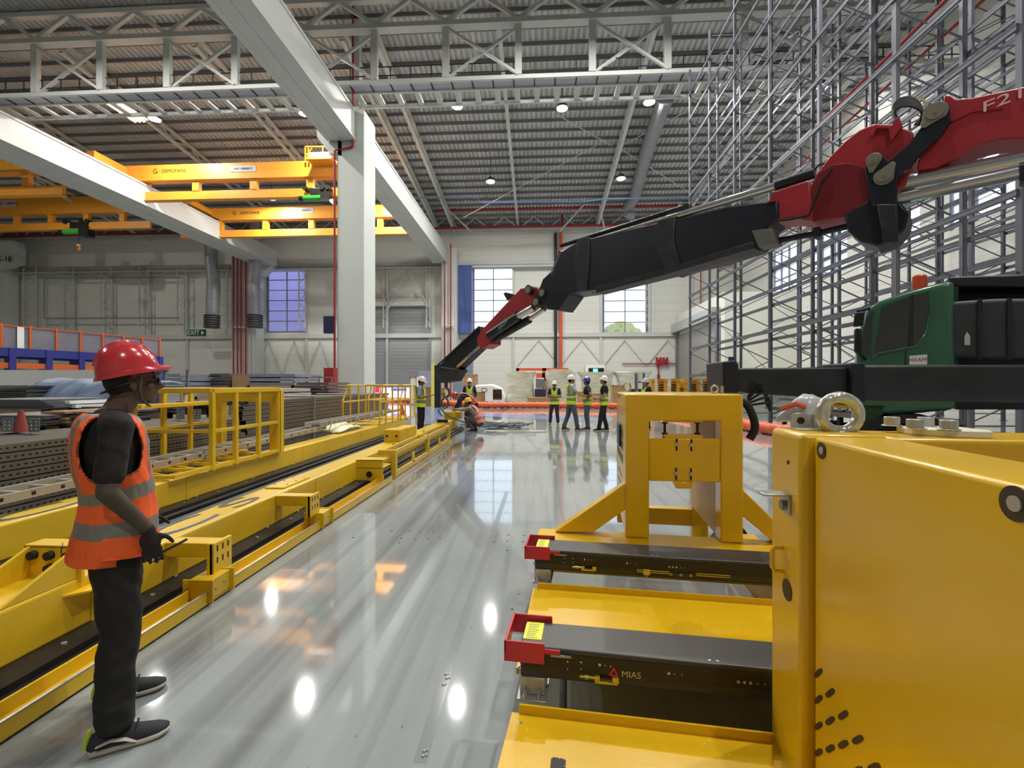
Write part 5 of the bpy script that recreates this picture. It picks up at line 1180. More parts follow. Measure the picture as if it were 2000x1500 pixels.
# ================================================================ TRUCK AND LOADER CRANE
YT = 6.2
W2 = V((cos(radians(57)), sin(radians(57)), 0)); D2 = V((W2.y, -W2.x, 0)); P02 = at(1680, 700, 6.6); P02.z = 0
def tpt(px, py, off=0):           # local point on the truck's side plane, 'off' metres toward its far side
    d_ = ray(px, py); t = (P02 + W2 * off).dot(W2) / V((d_.x, d_.y, 0)).dot(W2); p = V((0, 0, H)) + d_ * t; q = p - P02; return V((q.dot(D2), q.dot(W2), p.z))
trk = thing('crane_truck', 'green truck with a black outrigger beam behind the yellow carriage', 'truck', tuple(P02), atan2(D2.y, D2.x))
def tpl(name, pts, m_, y0, y1, Y=None, bev=.0, par=None, sg=2):
    P = [tpt(px, py, y0) for px, py in pts]
    mb = MB(); mb.prism(P, lambda p, s: V((p.x, (y1 if s else y0), p.z))); return mb.build(name, m_, par or trk, bevel=bev, seg=sg)
tpl('cab_body', [(1694, 604), (1716, 588), (1772, 568), (1832, 552), (1866, 546), (1868, 800), (1745, 812), (1684, 806), (1674, 792), (1672, 690), (1680, 640)], GRN, 0, 2.4, bev=.07, sg=4)
tpl('side_window', [(1707, 697), (1722, 600), (1781, 577), (1812, 571), (1815, 605), (1803, 655), (1784, 677)], GLS, -.012, .01)
tpl('door_pillar', [(1772, 682), (1778, 577), (1785, 575), (1784, 678)], mat('dark_green', (22, 40, 32), .4), -.02, -.01)
tpl('quarter_glass', [(1680, 690), (1692, 618), (1706, 606), (1700, 695)], GLS, -.012, .01)
mb = MB(); pts = [(1703, 700), (1716, 690), (1790, 676), (1808, 652), (1818, 606), (1815, 567)]; mb.tube([tpt(px, py, -.02) for px, py in pts], .014, 6); mb.build('window_trim', GRN, trk)
tpl('door_seam', [(1768, 684), (1770, 684), (1769, 716), (1767, 716)], PBLK, -.006, .0)
tpl('mirror_upper', [(1669, 611), (1690, 607), (1686, 634), (1666, 637)], PBLK, -.35, -.15, Y=YT - .3, bev=.02)
tpl('mirror_lower', [(1668, 641), (1683, 641), (1682, 694), (1668, 688)], PBLK, -.35, -.15, Y=YT - .3, bev=.03)
mb = MB(); mb.tube([tpt(1676, 608, -.25), tpt(1700, 602, .1)], .02, 6); mb.tube([tpt(1676, 690, -.25), tpt(1695, 705, .1)], .02, 6); mb.build('mirror_arms', PBLK, trk)
p = tpt(1796, 556, .5); mb = MB(); mb.tube([(p.x, .5, p.z - .14), (p.x, .5, p.z + .02), (p.x, .5, p.z + .11), (p.x, .5, p.z + .13)], [.085, .085, .08, .06], 16); mb.build('beacon', mat('beacon_orange', (220, 84, 44), .3), trk)
tpl('canopy', [(1852, 540), (2060, 532), (2060, 562), (1852, 560)], BLK, .1, 2.4, bev=.03)
tpl('rear_wall', [(1868, 560), (2060, 560), (2060, 800), (1868, 800)], BLK, .6, 2.4)
tpl('canopy_post', [(1862, 560), (1872, 560), (1872, 716), (1862, 716)], mat('dark_green2', (20, 52, 38), .4), .1, .5)
tpl('fuel_tank', [(1845, 600), (1862, 588), (1950, 582), (2075, 582), (2075, 700), (1950, 700), (1858, 696), (1844, 685)], mat('tank_grey', (56, 56, 60), .5, var=.25, vscale=2, bump=.15, bscale=15), .02, .6, bev=.05, sg=4)
for px in (1910, 1968): tpl('tank_strap', [(px, 582), (px + 9, 582), (px + 9, 702), (px, 702)], BLK, -.01, .02)
tpl('tank_sticker', [(1884, 674), (1884, 657), (1889, 648), (1895, 657), (1895, 674)], mat('sticker_pale', (196, 196, 186), .6), .008, .019)
tpl('name_plate', [(1776, 695), (1811, 692), (1811, 712), (1776, 712)], PWHT, -.012, .0)
p = tpt(1793, 703, -.015); text('plate_lettering', 'HiSAFF', .062, mat('plate_red', (170, 60, 50), .5), frame_m((p.x, -.016, p.z), (1, 0, 0), (0, 0, 1)), trk, ext=.0005)
# wheel, arch, chassis
c = tpt(1775, 838); tx0 = 0; r_ = .5
mb = MB(); 
for k in range(14):
    a0, a1 = pi * k / 14, pi * (k + 1) / 14
    q = [(c.x - tx0 + R * cos(a), .5 + R * .95 * sin(a) + .02) for R, a in ((.74, a0), (.74, a1), (.62, a1), (.62, a0))]
    mb.prism(q, lambda p_, s: V((p_[0], -.06 if s else .5, p_[1])))
mb.build('wheel_arch', RUB, trk, smooth=False)
for y in (.0, 1.95):
    for x in (c.x - tx0, c.x - tx0 + 3.6):
        w_ = MB(); w_.tube([(x, y, .5), (x, y + .03, .5), (x, y + .29, .5), (x, y + .32, .5)], [.44, .5, .5, .44], 28); o_ = w_.build('wheel', RUB, trk)
        MB().tube([(x, y - .01, .5), (x, y + .05, .5)], [.26, .2], 20).build('wheel_rim', GALV, o_)
MB().box((c.x - tx0 - .9, .5, .45), (4.2, .8, .9)).build('chassis_rail', BLK, trk, smooth=False); MB().box((c.x - tx0 - .9, 1.6, .45), (4.2, 1.9, .9)).build('chassis_rail', BLK, trk, smooth=False)
tpl('bumper', [(1672, 786), (1740, 786), (1715, 832), (1680, 832)], mat('dark_green3', (24, 66, 44), .4), .0, 2.4, bev=.04)
# outrigger beam
YO = 4.75; org = thing('outrigger_beam', 'long black horizontal outrigger beam in front of the green truck cab', 'outrigger', (4.0, YO, 0)); tx0 = 4.0; YT = YO
def opl(name, pts, m_, d0, d1, bev=.0): 
    P = [(at(px, py, YO + d0).x, at(px, py, YO + d0).z) for px, py in pts]; mb = MB(); mb.prism(P, lambda p, s: V((p[0] - tx0, YO - YT + (d1 if s else d0), p[1]))); return mb.build(name, m_, org, bevel=bev)
opl('outrigger_inner', [(1432, 719), (1700, 717), (1700, 782), (1600, 777), (1462, 768), (1432, 762)], BLK2, 0, .40, .02)
opl('outrigger_outer', [(1672, 713), (2150, 712), (2150, 788), (1672, 783)], BLK2, -.05, .48, .03)
opl('outrigger_collar', [(1664, 708), (1692, 708), (1692, 786), (1664, 784)], BLK, -.08, .5, .02)
opl('outrigger_head', [(1412, 706), (1436, 703), (1444, 712), (1444, 768), (1414, 768)], BLK, -.03, .44, .015)
opl('blue_tag', [(1424, 697), (1434, 697), (1434, 706), (1424, 706)], NAVY, -.02, .0)
mb = MB(); q = at(1428, 766, YO + .2); mb.cyl((q.x - tx0, YO - YT + .2, .12), (q.x - tx0, YO - YT + .2, q.z + .1), .055, n=14); mb.build('outrigger_leg', CHR, org)
mb = MB(); mb.cyl((q.x - tx0, YO - YT + .2, 0), (q.x - tx0, YO - YT + .2, .12), .2, .12, n=18); mb.build('outrigger_foot', BLK, org)
mb = MB(); random.seed(9)
for k in range(5): z0 = q.z - .02 * k; mb.tube(spl([(q.x - tx0 + .08, YO - YT, z0 - .05), (q.x - tx0 + .16 + .02 * k, YO - YT - .05, z0 + .1 - .03 * k), (q.x - tx0 + .25, YO - YT - .02, z0 - .02), (q.x - tx0 + .3, YO - YT, z0 - .1)]), .012, 6)
mb.build('hydraulic_hoses', RUB, org)
# --- crane in its own vertical plane
A0 = V((6.08, 6.8, 0)); DD = V((-9.03, 8.2, 0)).normalized(); NN = V((DD.y, -DD.x, 0))
if NN.dot(V((0, 0, 0)) - A0) < 0: NN = -NN           # toward the camera
def cp(px, py, off=0):
    d_ = ray(px, py); t = (A0 + NN * off).dot(NN) / (V((d_.x, d_.y, 0)).dot(NN)); return V((0, 0, H)) + d_ * t
cb_ = V((7.35, 5.9, 0))
crn = thing('loader_crane', 'huge folding truck crane, red and black, reaching from the upper right down to the workers', 'crane', cb_)
def cpl(name, pts, m_, o0, o1, bev=.0, par=None, seg=2):
    F_ = [cp(px, py, o1) - cb_ for px, py in pts]; mb = MB(); n_ = len(F_); mb.add(F_ + [p_ - NN * (o1 - o0) for p_ in F_], [tuple(range(n_)), tuple(range(n_, 2 * n_))[::-1]] + [((i + 1) % n_, i, n_ + i, n_ + (i + 1) % n_) for i in range(n_)])
    return mb.build(name, m_, par or crn, bevel=bev, seg=seg)
def ctube(name, pts, r, m_, off=0, n_=14, par=None): 
    mb = MB(); mb.tube([cp(px, py, off) - cb_ for px, py in pts], r, n_); return mb.build(name, m_, par or crn)
RED_SHADE = mat('crane_red_shade', (120, 22, 30), .4)
cpl('main_boom', [(1846, 186), (1857, 185), (1868, 193), (1900, 190), (2240, 118), (2240, 285), (2060, 268), (1953, 272), (1912, 282), (1885, 300), (1830, 326), (1790, 332), (1796, 300), (1826, 250)], RED, -.28, .28, .02)
cpl('boom_rib', [(1846, 186), (1868, 200), (1890, 212), (1960, 212), (1900, 218), (1862, 236), (1835, 240)], RED, .28, .30, .0)
p = cp(1993, 182, .306) - cb_
text('model_lettering', 'F2150', .2, mat('letter_pink', (236, 196, 196), .5), frame_m(p, -DD + V((0, 0, .14)), (0, 0, 1)) @ Matrix.Diagonal((1.45, 1, 1, 1)), crn)
cpl('knuckle', [(1596, 338), (1620, 306), (1650, 276), (1678, 254), (1708, 241), (1747, 243), (1783, 257), (1790, 300), (1770, 360), (1715, 404), (1653, 424), (1585, 434), (1571, 400), (1580, 370)], RED, -.26, .26, .02)
cpl('knuckle_recess', [(1599, 338), (1625, 322), (1660, 318), (1690, 330), (1700, 372), (1700, 408), (1650, 422), (1588, 430), (1574, 400), (1583, 370)], RED_SHADE, .262, .285, .004)  # recess drawn as a darker red plate, its shade put into the colour
cpl('lift_lug', [(1700, 262), (1708, 243), (1742, 245), (1748, 230), (1757, 230), (1762, 246), (1740, 276), (1735, 250), (1712, 250), (1704, 268)], RED, .26, .33, .005)
cpl('boom_foot', [(1510, 375), (1580, 352), (1588, 432), (1545, 425), (1508, 432), (1482, 476), (1466, 478), (1458, 449), (1496, 400)], RED, -.3, .3, .015)
cpl('grey_end_box', [(1468, 450), (1508, 446), (1516, 473), (1480, 481)], mat('box_greygreen', (104, 106, 98), .6), .0, .36, .01)
cpl('link_plate', [(1802, 214), (1816, 200), (1840, 198), (1856, 210), (1856, 236), (1838, 262), (1812, 286), (1792, 306), (1772, 330), (1752, 347), (1752, 402), (1702, 402), (1697, 372), (1689, 330), (1695, 308), (1706, 298), (1722, 300), (1735, 314), (1776, 280), (1798, 250)], BLK, .30, .40, .01)
cpl('link_plate', [(1802, 214), (1816, 200), (1840, 198), (1856, 210), (1856, 236), (1838, 262), (1812, 286), (1792, 306), (1772, 330), (1752, 347), (1752, 402), (1702, 402), (1697, 372), (1689, 330), (1695, 308), (1706, 298), (1722, 300), (1735, 314), (1776, 280), (1798, 250)], BLK, -.40, -.30, .01)
for px, py, r, tx_, ty in ((1826, 219, .14, 1807, 242), (1706, 312, .10, 1702, 332), (1727, 343, .13, 1742, 322)):
    c = cp(px, py, .43) - cb_; t = cp(tx_, ty, .43) - cb_; PINM = MATS.get('pin_plate') or mat('pin_plate', (150, 146, 130), .4, .5)
    mb = MB(); dd = (t - c); L_ = dd.length; up_ = V((0, 0, 1)); ax = -DD
    ang0 = atan2(dd.z, dd.dot(ax)); ring = []
    for k in range(20): an = ang0 + pi / 2 + pi * k / 19; ring.append(c + ax * r * cos(an) + up_ * r * sin(an))
    for k in range(8): an = ang0 - pi / 2 + pi * k / 7; ring.append(t + ax * r * .35 * cos(an) + up_ * r * .35 * sin(an))
    mb.prism(ring, lambda q_, s: q_ - NN * (.03 if s else 0)); pn = mb.build('pin_plate', PINM, crn, bevel=.004)
    mb = MB(); mb.cyl(c, c + NN * .02, r * .7, n=24); mb.cyl(c + NN * .02, c + NN * .028, r * .18, n=12); mb.build('pin_cap', PINM, pn)
cpl('swivel_drum', [(1648, 418), (1656, 452), (1680, 472), (1712, 480), (1746, 470), (1768, 445), (1776, 415), (1760, 396), (1700, 388)], BLK, -.30, .30, .03)
cpl('hose_guard', [(1712, 398), (1752, 398), (1754, 470), (1725, 474)], BLK2, .30, .42, .02)
ctube('lift_cylinder', [(1750, 362), (2130, 288)], .125, CHR, .12, 20); ctube('lift_cylinder', [(1750, 390), (1992, 338)], .085, CHR, .24, 20)
cpl('cylinder_end', [(1990, 322), (2012, 318), (2014, 352), (1992, 354)], BLK, .1, .35, .01)
cpl('rear_red_plate', [(1868, 318), (1908, 282), (1880, 300), (1850, 322), (1830, 340), (1820, 352), (1848, 350), (1868, 345)], RED, -.3, -.2)
# black telescopic boom
cpl('telescopic_boom', [(1520, 388), (1420, 402), (1300, 432), (1130, 470), (1092, 492), (1074, 535), (1085, 572), (1110, 574), (1160, 566), (1300, 530), (1400, 506), (1476, 480), (1500, 440), (1522, 424)], BLK, -.34, .34, .05, seg=3)
mb = MB()
for a_, b_, c_, w_, off in ((1132, 470, 562, 22, .36), (1292, 432, 528, 30, .37), (1098, 488, 570, 16, .365)):
    pass
for pts in ([(1128, 466), (1150, 462), (1152, 500), (1146, 566), (1126, 570), (1122, 520)], [(1283, 430), (1318, 422), (1316, 470), (1330, 520), (1300, 532), (1278, 480)]): cpl('boom_collar', pts, BLK2, -.37, .37, .015)
cpl('boom_under_rail', [(1160, 560), (1300, 524), (1470, 472), (1474, 484), (1300, 536), (1165, 572)], BLK2, .05, .39, .01)
ctube('extension_cylinder', [(1302, 428), (1514, 364)], .07, CHR, .24, 18); ctube('cylinder_sleeve', [(1512, 364), (1592, 338)], .085, BLK, .18)
ctube('extension_cylinder', [(1110, 486), (1300, 434)], .03, CHR, .25, 10); ctube('extension_cylinder', [(1150, 470), (1330, 416)], .022, STL, .3, 10); ctube('upper_tube', [(1096, 480), (1345, 402)], .05, BLK, .1, 10)
cpl('upper_cover', [(1300, 418), (1342, 396), (1345, 408), (1304, 432)], BLK, -.1, .25)
ctube('pin_ring', [(1507, 394), (1507, 396)], .08, RED, .33)
cpl('under_lug', [(1146, 562), (1164, 558), (1172, 564), (1158, 572), (1148, 570)], BLK, -.1, .1)
ctube('under_pipe', [(1520, 470), (1600, 455), (1700, 432)], .05, BLK, .1, 10); cpl('under_bracket', [(1588, 445), (1600, 442), (1602, 462), (1590, 464)], BLK, 0, .2)
ctube('side_hose', [(1508, 432), (1545, 428), (1580, 420), (1590, 395), (1605, 355), (1625, 330)], .02, RUB, .33, 8); ctube('side_hose', [(1500, 375), (1540, 362), (1590, 332), (1600, 322), (1640, 312)], .018, RUB, .2, 8)
mb = MB(); random.seed(2)
for k in range(9): 
    o_ = -.25 + .06 * k; mb.tube(spl([cp(1752 + k, 245, o_) - cb_, cp(1744 + k * .5, 212 + k, o_) - cb_, cp(1756, 194 + k * 2, o_) - cb_, cp(1778, 190 + k * 2.2, o_) - cb_, cp(1796, 203 + k * 1.5, o_) - cb_, cp(1800, 225, o_) - cb_, cp(1786 + k, 245, o_) - cb_]), .016, 8)
mb.build('hose_bundle', RUB, crn); cpl('yellow_clip', [(1797, 189), (1801, 187), (1814, 204), (1809, 207)], mat('clip_pale', (200, 190, 130), .5), .2, .26)
# jib
cpl('jib_joint', [(1092, 488), (1108, 500), (1112, 575), (1090, 606), (1072, 604), (1062, 596), (1040, 600), (1040, 585), (1052, 565), (1060, 545), (1076, 530)], BLK, -.3, .3, .02)
for px, py, r in ((1031, 566, .13), (1058, 572, .12), (1046, 590, .13)): c = cp(px, py, .34) - cb_; MB().cyl(c - NN * .64, c, r, n=20).build('joint_pin', BLK2, crn); MB().cyl(c, c + NN * .012, r * .7, n=20).build('joint_pin_cap', PINM, crn)
cpl('jib_root', [(1050, 562), (1017, 563), (1006, 575), (990, 591), (942, 643), (931, 661), (932, 674), (942, 681), (957, 672), (958, 648), (1006, 612), (1024, 606), (1040, 592), (1053, 582)], RED, -.22, .22, .015)
cpl('jib_lamp', [(983, 573), (988, 571), (1003, 575), (1000, 582), (990, 586)], DRK, -.05, .2)
ctube('jib_cylinder', [(956, 655), (1012, 618)], .13, BLK, .27); ctube('jib_rod', [(1010, 619), (1042, 600)], .09, CHR, .27)
ctube('jib_cylinder', [(968, 662), (1034, 624)], .11, BLK, .05); ctube('jib_rod', [(1032, 625), (1064, 604)], .06, CHR, .05)
p = cp(982, 634, .41) - cb_; text('cylinder_lettering', 'FASSI', .17, mat('letter_pale', (150, 160, 200), .5), frame_m(p, -DD + V((0, 0, .78)), DD * .78 + V((0, 0, 1))), crn)
cpl('jib_telescope', [(937, 637), (925, 643), (850, 722), (852, 736), (878, 743), (892, 730), (897, 718), (937, 680), (942, 660)], BLK, -.15, .15, .02)
ctube('jib_tip_rod', [(893, 716), (936, 677)], .04, CHR, .25, 10); ctube('jib_upper_tube', [(850, 718), (936, 638)], .03, BLK2, .2, 8)
cpl('jib_head', [(848, 724), (860, 716), (898, 722), (884, 744), (862, 748), (850, 738)], BLK2, -.17, .19, .02)
for (a_, b_) in ((852, 722), (868, 704), (884, 690), (900, 672), (914, 660)): ctube('hose_hoop', [(a_, b_), (a_ + 1, b_ - 6), (a_ + 6, b_ - 9), (a_ + 8, b_ - 5)], .012, RUB, .1, 6)
ctube('hook_chain', [(872, 742), (872, 758)], .04, BLK2, 0, 8); ctube('hook', [(872, 758), (876, 761), (878, 765), (878, 770), (875, 774), (871, 776), (868, 774), (866, 768)], .045, mat('hook_brown', (110, 92, 76), .5), 0, 8)
# crane column on the truck
MB().box((-.05, -.35, 1.2), (.55, .35, 5.9)).build('crane_column', RED, crn, bevel=.04); MB().box((-.2, -.5, .5), (.8, .6, 1.3)).build('crane_base', BLK, crn, bevel=.04)
for k, (px, py) in enumerate(((868, 776),)):
    o = thing('green_sling', 'green lifting sling hanging from the crane hook', 'sling', cp(px, py)); MB().tube(spl([(0, 0, 0), (-.1, 0, -.18), (-.02, 0, -.36), (.1, 0, -.3), (.12, 0, -.12), (.02, 0, .02)]), .03, 8).build('sling_loop', MATS['sling_green'], o)
# ================================================================ PEOPLE
def remesh(mb, vox, name, mats, parent, sm=6, fold=0.0, fs=14.0, cmat=None, seed=0, stretch=(1, 1, 1)):
    me = bpy.data.meshes.new(name); me.from_pydata(mb.v, [], mb.f); fixn(me)
    t = bpy.data.objects.new('tmp', me); COL.objects.link(t)
    r = t.modifiers.new('r', 'REMESH'); r.mode = 'VOXEL'; r.voxel_size = vox; r.use_smooth_shade = True
    s = t.modifiers.new('s', 'SMOOTH'); s.factor = .5; s.iterations = sm
    bpy.context.view_layer.update()
    out = bpy.data.meshes.new_from_object(t.evaluated_get(bpy.context.evaluated_depsgraph_get()))
    bpy.data.objects.remove(t); bpy.data.meshes.remove(me)
    out.materials.clear()
    for m_ in (mats if isinstance(mats, (list, tuple)) else [mats]): out.materials.append(m_)
    if fold:
        for v in out.vertices:
            p = v.co; q = (p.x * fs * stretch[0] + seed, p.y * fs * stretch[1], p.z * fs * stretch[2]); a = noise.noise(q) + .5 * noise.noise((q[0] * 2.3, q[1] * 2.3, q[2] * 2.3))
            v.co = p + v.normal * (a * fold)
    if cmat:
        for f in out.polygons: f.material_index = cmat(f.center)
    out.shade_smooth(); out.name = name
    o = bpy.data.objects.new(name, out); COL.objects.link(o); o.parent = parent
    return o
def caps(mb, p, q, r0, r1, n=14, fl=1.0):
    p, q = V(p), V(q); d = (q - p); L = d.length; d.normalize(); pts = []; rs = []
    for k in range(5): a = pi / 2 * (1 - k / 4); pts.append(p - d * r0 * sin(a)); rs.append(max(r0 * cos(a), .001))
    for k in range(1, 6): t = k / 6; pts.append(p + d * L * t); rs.append(r0 + (r1 - r0) * t)
    for k in range(5): a = pi / 2 * k / 4; pts.append(q + d * r1 * sin(a)); rs.append(max(r1 * cos(a), .001))
    mb.tube(pts, rs, n, ell=fl)
def ell(mb, c, fr, r, n=18, k=10):       # fr = (right, forward, up)
    m_ = MB(); m_.sph((0, 0, 0), r, n=n, k=k); c = V(c)
    mb.add([c + fr[0] * v[0] + fr[1] * v[1] + fr[2] * v[2] for v in m_.v], m_.f)
SKIN = {'brown': mat('skin_brown', (138, 98, 74), .55), 'tan': mat('skin_tan', (176, 128, 98), .55), 'dark': mat('skin_dark', (104, 76, 62), .55)}
HAIR = mat('hair_black', (20, 18, 18), .7)
EYEM = mat('eye_dark', (24, 18, 16), .2)
def cloth(name, c, **k): return MATS.get(name) or mat(name, c, .85, var=.15, vscale=7, **k)
GREYR = mat('reflective_grey', (128, 124, 118), .5, .1)
def interp(pts, s):
    n = len(pts) - 1; x = min(max(s, 0), .9999) * n; i = int(x); f = x - i; f2 = f * f * (3 - 2 * f) if False else f
    P = lambda k: V(pts[min(max(k, 0), n)])
    a, b, c, d = P(i - 1), P(i), P(i + 1), P(i + 2)
    return .5 * ((2 * b) + (c - a) * f + (2 * a - 5 * b + 4 * c - d) * f * f + (3 * b - a - 3 * c + d) * f ** 3)
def hand(mb, w, d, pn, thumb, curl=.5, s=1.0, spread=1.0):
    # w wrist, d direction of fingers, pn palm normal, thumb = side dir of the thumb
    d = V(d).normalized(); pn = V(pn); pn = (pn - d * pn.dot(d)).normalized(); th_ = d.cross(pn); th_ = th_ * (1 if th_.dot(V(thumb)) > 0 else -1)
    c = V(w) + d * .05 * s
    ell(mb, c, (th_, d, pn), (.042 * s, .052 * s, .018 * s))
    caps(mb, w, c, .026 * s, .026 * s, 12)
    for i, (o_, L_) in enumerate(((.030, .072), (.010, .080), (-.011, .074), (-.030, .058))):
        p = c + d * .040 * s + th_ * o_ * s; dd = d + th_ * o_ * 2.2 * spread; dd.normalize(); r = .0095 * s
        for j, f in enumerate((.45, .32, .25)):
            q = p + dd * L_ * f * s; caps(mb, p, q, r, r * .92, 8); p = q; r *= .92
            dd = (dd * cos(curl) + pn * sin(curl)).normalized()
    p = c - d * .018 * s + th_ * .036 * s; dd = (d * .55 + th_ * .7 + pn * .35).normalized(); r = .0115 * s
    for f in (.032, .028, .022):
        q = p + dd * f * s; caps(mb, p, q, r, r * .92, 8); p = q; dd = (dd * .8 + d * .45 + pn * .25).normalized(); r *= .92
def torso_w(s):      # half width, half depth along the torso
    tab = [(0, .175, .125), (.15, .172, .122), (.35, .160, .112), (.55, .172, .118), (.75, .185, .122), (.88, .178, .105), (.95, .125, .085), (1, .065, .062)]
    for (a, w0, d0), (b, w1, d1) in zip(tab, tab[1:]):
        if s <= b: t = (s - a) / (b - a); return w0 + (w1 - w0) * t, d0 + (d1 - d0) * t
    return .065, .062
def person(name_label, loc, rot, J, skin='brown', shirt=('shirt_black', (24, 22, 22)), trouser=('trouser_dark', (30, 28, 30)), vestc=('vest_lime', (206, 238, 40)), hat=('hat_white', (228, 228, 222)), shoe=('shoe_dark', (34, 32, 34)), scale=1.0, vox=.013, sleeve=.55, near=False, group=None, arms_mat=None, glove=None, longsleeve=False, stripes=None, hatlogo=None):
    o = thing('person', name_label, 'person', loc, rot, group); o.scale = (scale,) * 3
    j = dict(hipR=(.09, 0, .92), hipL=(-.09, 0, .92), kneeR=(.11, .02, .49), kneeL=(-.11, .02, .49), ankR=(.12, -.02, .09), ankL=(-.12, -.02, .09), pel=(0, 0, .84), waist=(0, .01, 1.06), chest=(0, .0, 1.28), neck=(0, -.02, 1.50), head=(0, .02, 1.625), hf=(0, 1, 0), hu=(0, 0, 1),
             shR=(.185, -.01, 1.43), shL=(-.185, -.01, 1.43), elR=(.25, -.04, 1.14), elL=(-.25, -.04, 1.14), wrR=(.24, .08, .90), wrL=(-.24, .08, .90), hdR=(0, .1, -1), hdL=(0, .1, -1), pnR=(-1, .3, 0), pnL=(1, .3, 0), thR=(0, 1, 0), thL=(0, 1, 0), curl=.35, toeR=(.05, 1, 0), toeL=(-.05, 1, 0), lat=(1, 0, 0))
    j.update(J); j = {k: (V(v) if isinstance(v, tuple) else v) for k, v in j.items()}
    SK = SKIN[skin]; spine = [j['pel'], j['waist'], j['chest'], j['neck']]; lat = j['lat'].normalized()
    def tframe(s):
        c = interp(spine, s); u = (interp(spine, min(s + .04, 1)) - interp(spine, max(s - .04, 0))).normalized(); r = (lat - u * lat.dot(u)).normalized(); f = u.cross(r); return c, r, f, u
    def trings(s0, s1, nr, n, inf, infd=None, e=.8):
        R_ = []
        for i in range(nr):
            s = s0 + (s1 - s0) * i / (nr - 1); c, r, f, u = tframe(s); w_, d_ = torso_w(s); ring = []
            for k in range(n):
                a = 2 * pi * k / n; ca, sa = cos(a), sin(a)
                ring.append(c + r * math.copysign(abs(ca) ** e, ca) * (w_ + inf) + f * math.copysign(abs(sa) ** e, sa) * (d_ + (infd if infd is not None else inf)))
            R_.append(ring)
        return R_
    # body: head, neck, arms, hands in one skin
    mb = MB(); hf, hu = j['hf'].normalized(), j['hu'].normalized(); hu = (hu - hf * hu.dot(hf)).normalized(); hr = hf.cross(hu); hc = j['head']; fr = (hr, hf, hu)
    hp = lambda r, f, u: hc + hr * r + hf * f + hu * u
    ell(mb, hp(0, -.012, .03), fr, (.074, .094, .088)); ell(mb, hp(0, .028, -.035), fr, (.058, .062, .075)); ell(mb, hp(0, .062, -.088), fr, (.030, .025, .022)); ell(mb, hp(0, .030, -.072), fr, (.050, .050, .034))
    caps(mb, hp(0, .084, .012), hp(0, .108, -.026), .009, .014, 10); ell(mb, hp(0, .096, -.036), fr, (.018, .012, .009)); ell(mb, hp(0, .084, -.058), fr, (.022, .011, .006)); ell(mb, hp(0, .082, -.068), fr, (.019, .011, .006))
    ell(mb, hp(0, .076, .030), fr, (.050, .018, .012))
    for s in (-1, 1):
        ell(mb, hp(.076 * s, -.004, -.018), (hr, (hf * .94 + hu * .3).normalized(), (hu * .94 - hf * .3).normalized()), (.009, .019, .032)); ell(mb, hp(.045 * s, .062, -.028), fr, (.022, .02, .022))
    caps(mb, j['neck'] - V((0, 0, .06)), hp(0, -.022, -.06), .062, .056, 16)
    ell(mb, interp(spine, .9), tframe(.9)[1:3] + (tframe(.9)[3],), (.13, .075, .07))
    for s in 'RL':
        caps(mb, j['sh' + s], j['el' + s], .05, .041); caps(mb, j['el' + s], j['wr' + s], .041, .028)
        caps(mb, interp(spine, .88), j['sh' + s], .06, .05)
        hand(mb, j['wr' + s], j['hd' + s], j['pn' + s], j['th' + s], j['curl'])
    cm = None; mats_ = [SK]
    if arms_mat or glove:
        mats_ = [SK, arms_mat or SK, glove or SK]
        def cm(c):
            for s in 'RL':
                e, w_ = j['el' + s], j['wr' + s]; d_ = w_ - e; t = (c - e).dot(d_) / d_.length_squared
                if t > .93 and (c - w_).length < .24: return 2
                if ((c - (e + d_ * min(max(t, 0), 1))).length < .075): return 1
                sh = j['sh' + s]; dd = e - sh; t2 = (c - sh).dot(dd) / dd.length_squared
                if t2 > .3 and (c - (sh + dd * min(t2, 1))).length < .08: return 1
            return 0
    body = remesh(mb, .0055 if near else .009, 'body', mats_, o, sm=3 if near else 2, cmat=cm)
    mb = MB()
    for s in (-1, 1): mb.sph(hp(.030 * s, .083, .004), .0095, n=10, k=6)
    mb.build('eyes', EYEM, o)
    # hair under the helmet
    mb = MB(); ell(mb, hp(0, -.034, .012), fr, (.078, .086, .092)); ell(mb, hp(0, -.056, -.03), fr, (.066, .052, .05)); remesh(mb, .008, 'hair', HAIR, o, sm=2, fold=.002, fs=90)
    # shirt
    mb = MB(); mb.loft(trings(-.02, .985, 26, 28, -.006))
    for s in 'RL':
        e = j['sh' + s].lerp(j['el' + s], sleeve) if not longsleeve else j['el' + s]
        ell(mb, j['sh' + s], (V((1, 0, 0)), V((0, 1, 0)), V((0, 0, 1))), (.066, .066, .066)); caps(mb, j['sh' + s], e, .062, .058 if not longsleeve else .054); caps(mb, interp(spine, .9), j['sh' + s], .075, .066)
        if longsleeve: caps(mb, j['el' + s], j['el' + s].lerp(j['wr' + s], .93), .054, .038)
    remesh(mb, .010 if near else .013, 'shirt', cloth(*shirt), o, sm=3, fold=.005, fs=16)
    # trousers
    mb = MB(); mid = (j['hipR'] + j['hipL']) / 2; c, r, f, u = tframe(.06)
    ell(mb, mid + (j['pel'] - mid) * 0 + u * .02, (r, f, u), (.168, .128, .15)); ell(mb, mid - u * .02 - f * .03, (r, f, u), (.155, .118, .12)); mb.loft(trings(-.04, .22, 6, 24, .0))
    for s in 'RL':
        caps(mb, j['hip' + s], j['knee' + s], .102, .078, 18); caps(mb, j['knee' + s], j['ank' + s] + V((0, 0, .03)), .078, .066, 18)
        mb.tube([j['ank' + s] + V((0, 0, .11)), j['ank' + s] + V((0, .01, .0))], [.066, .072], 16)
    remesh(mb, .010 if near else .014, 'trousers', cloth(*trouser), o, sm=4, fold=.016 if near else .008, fs=11 if not near else 9, stretch=(1, 1, .8), seed=len(name_label))
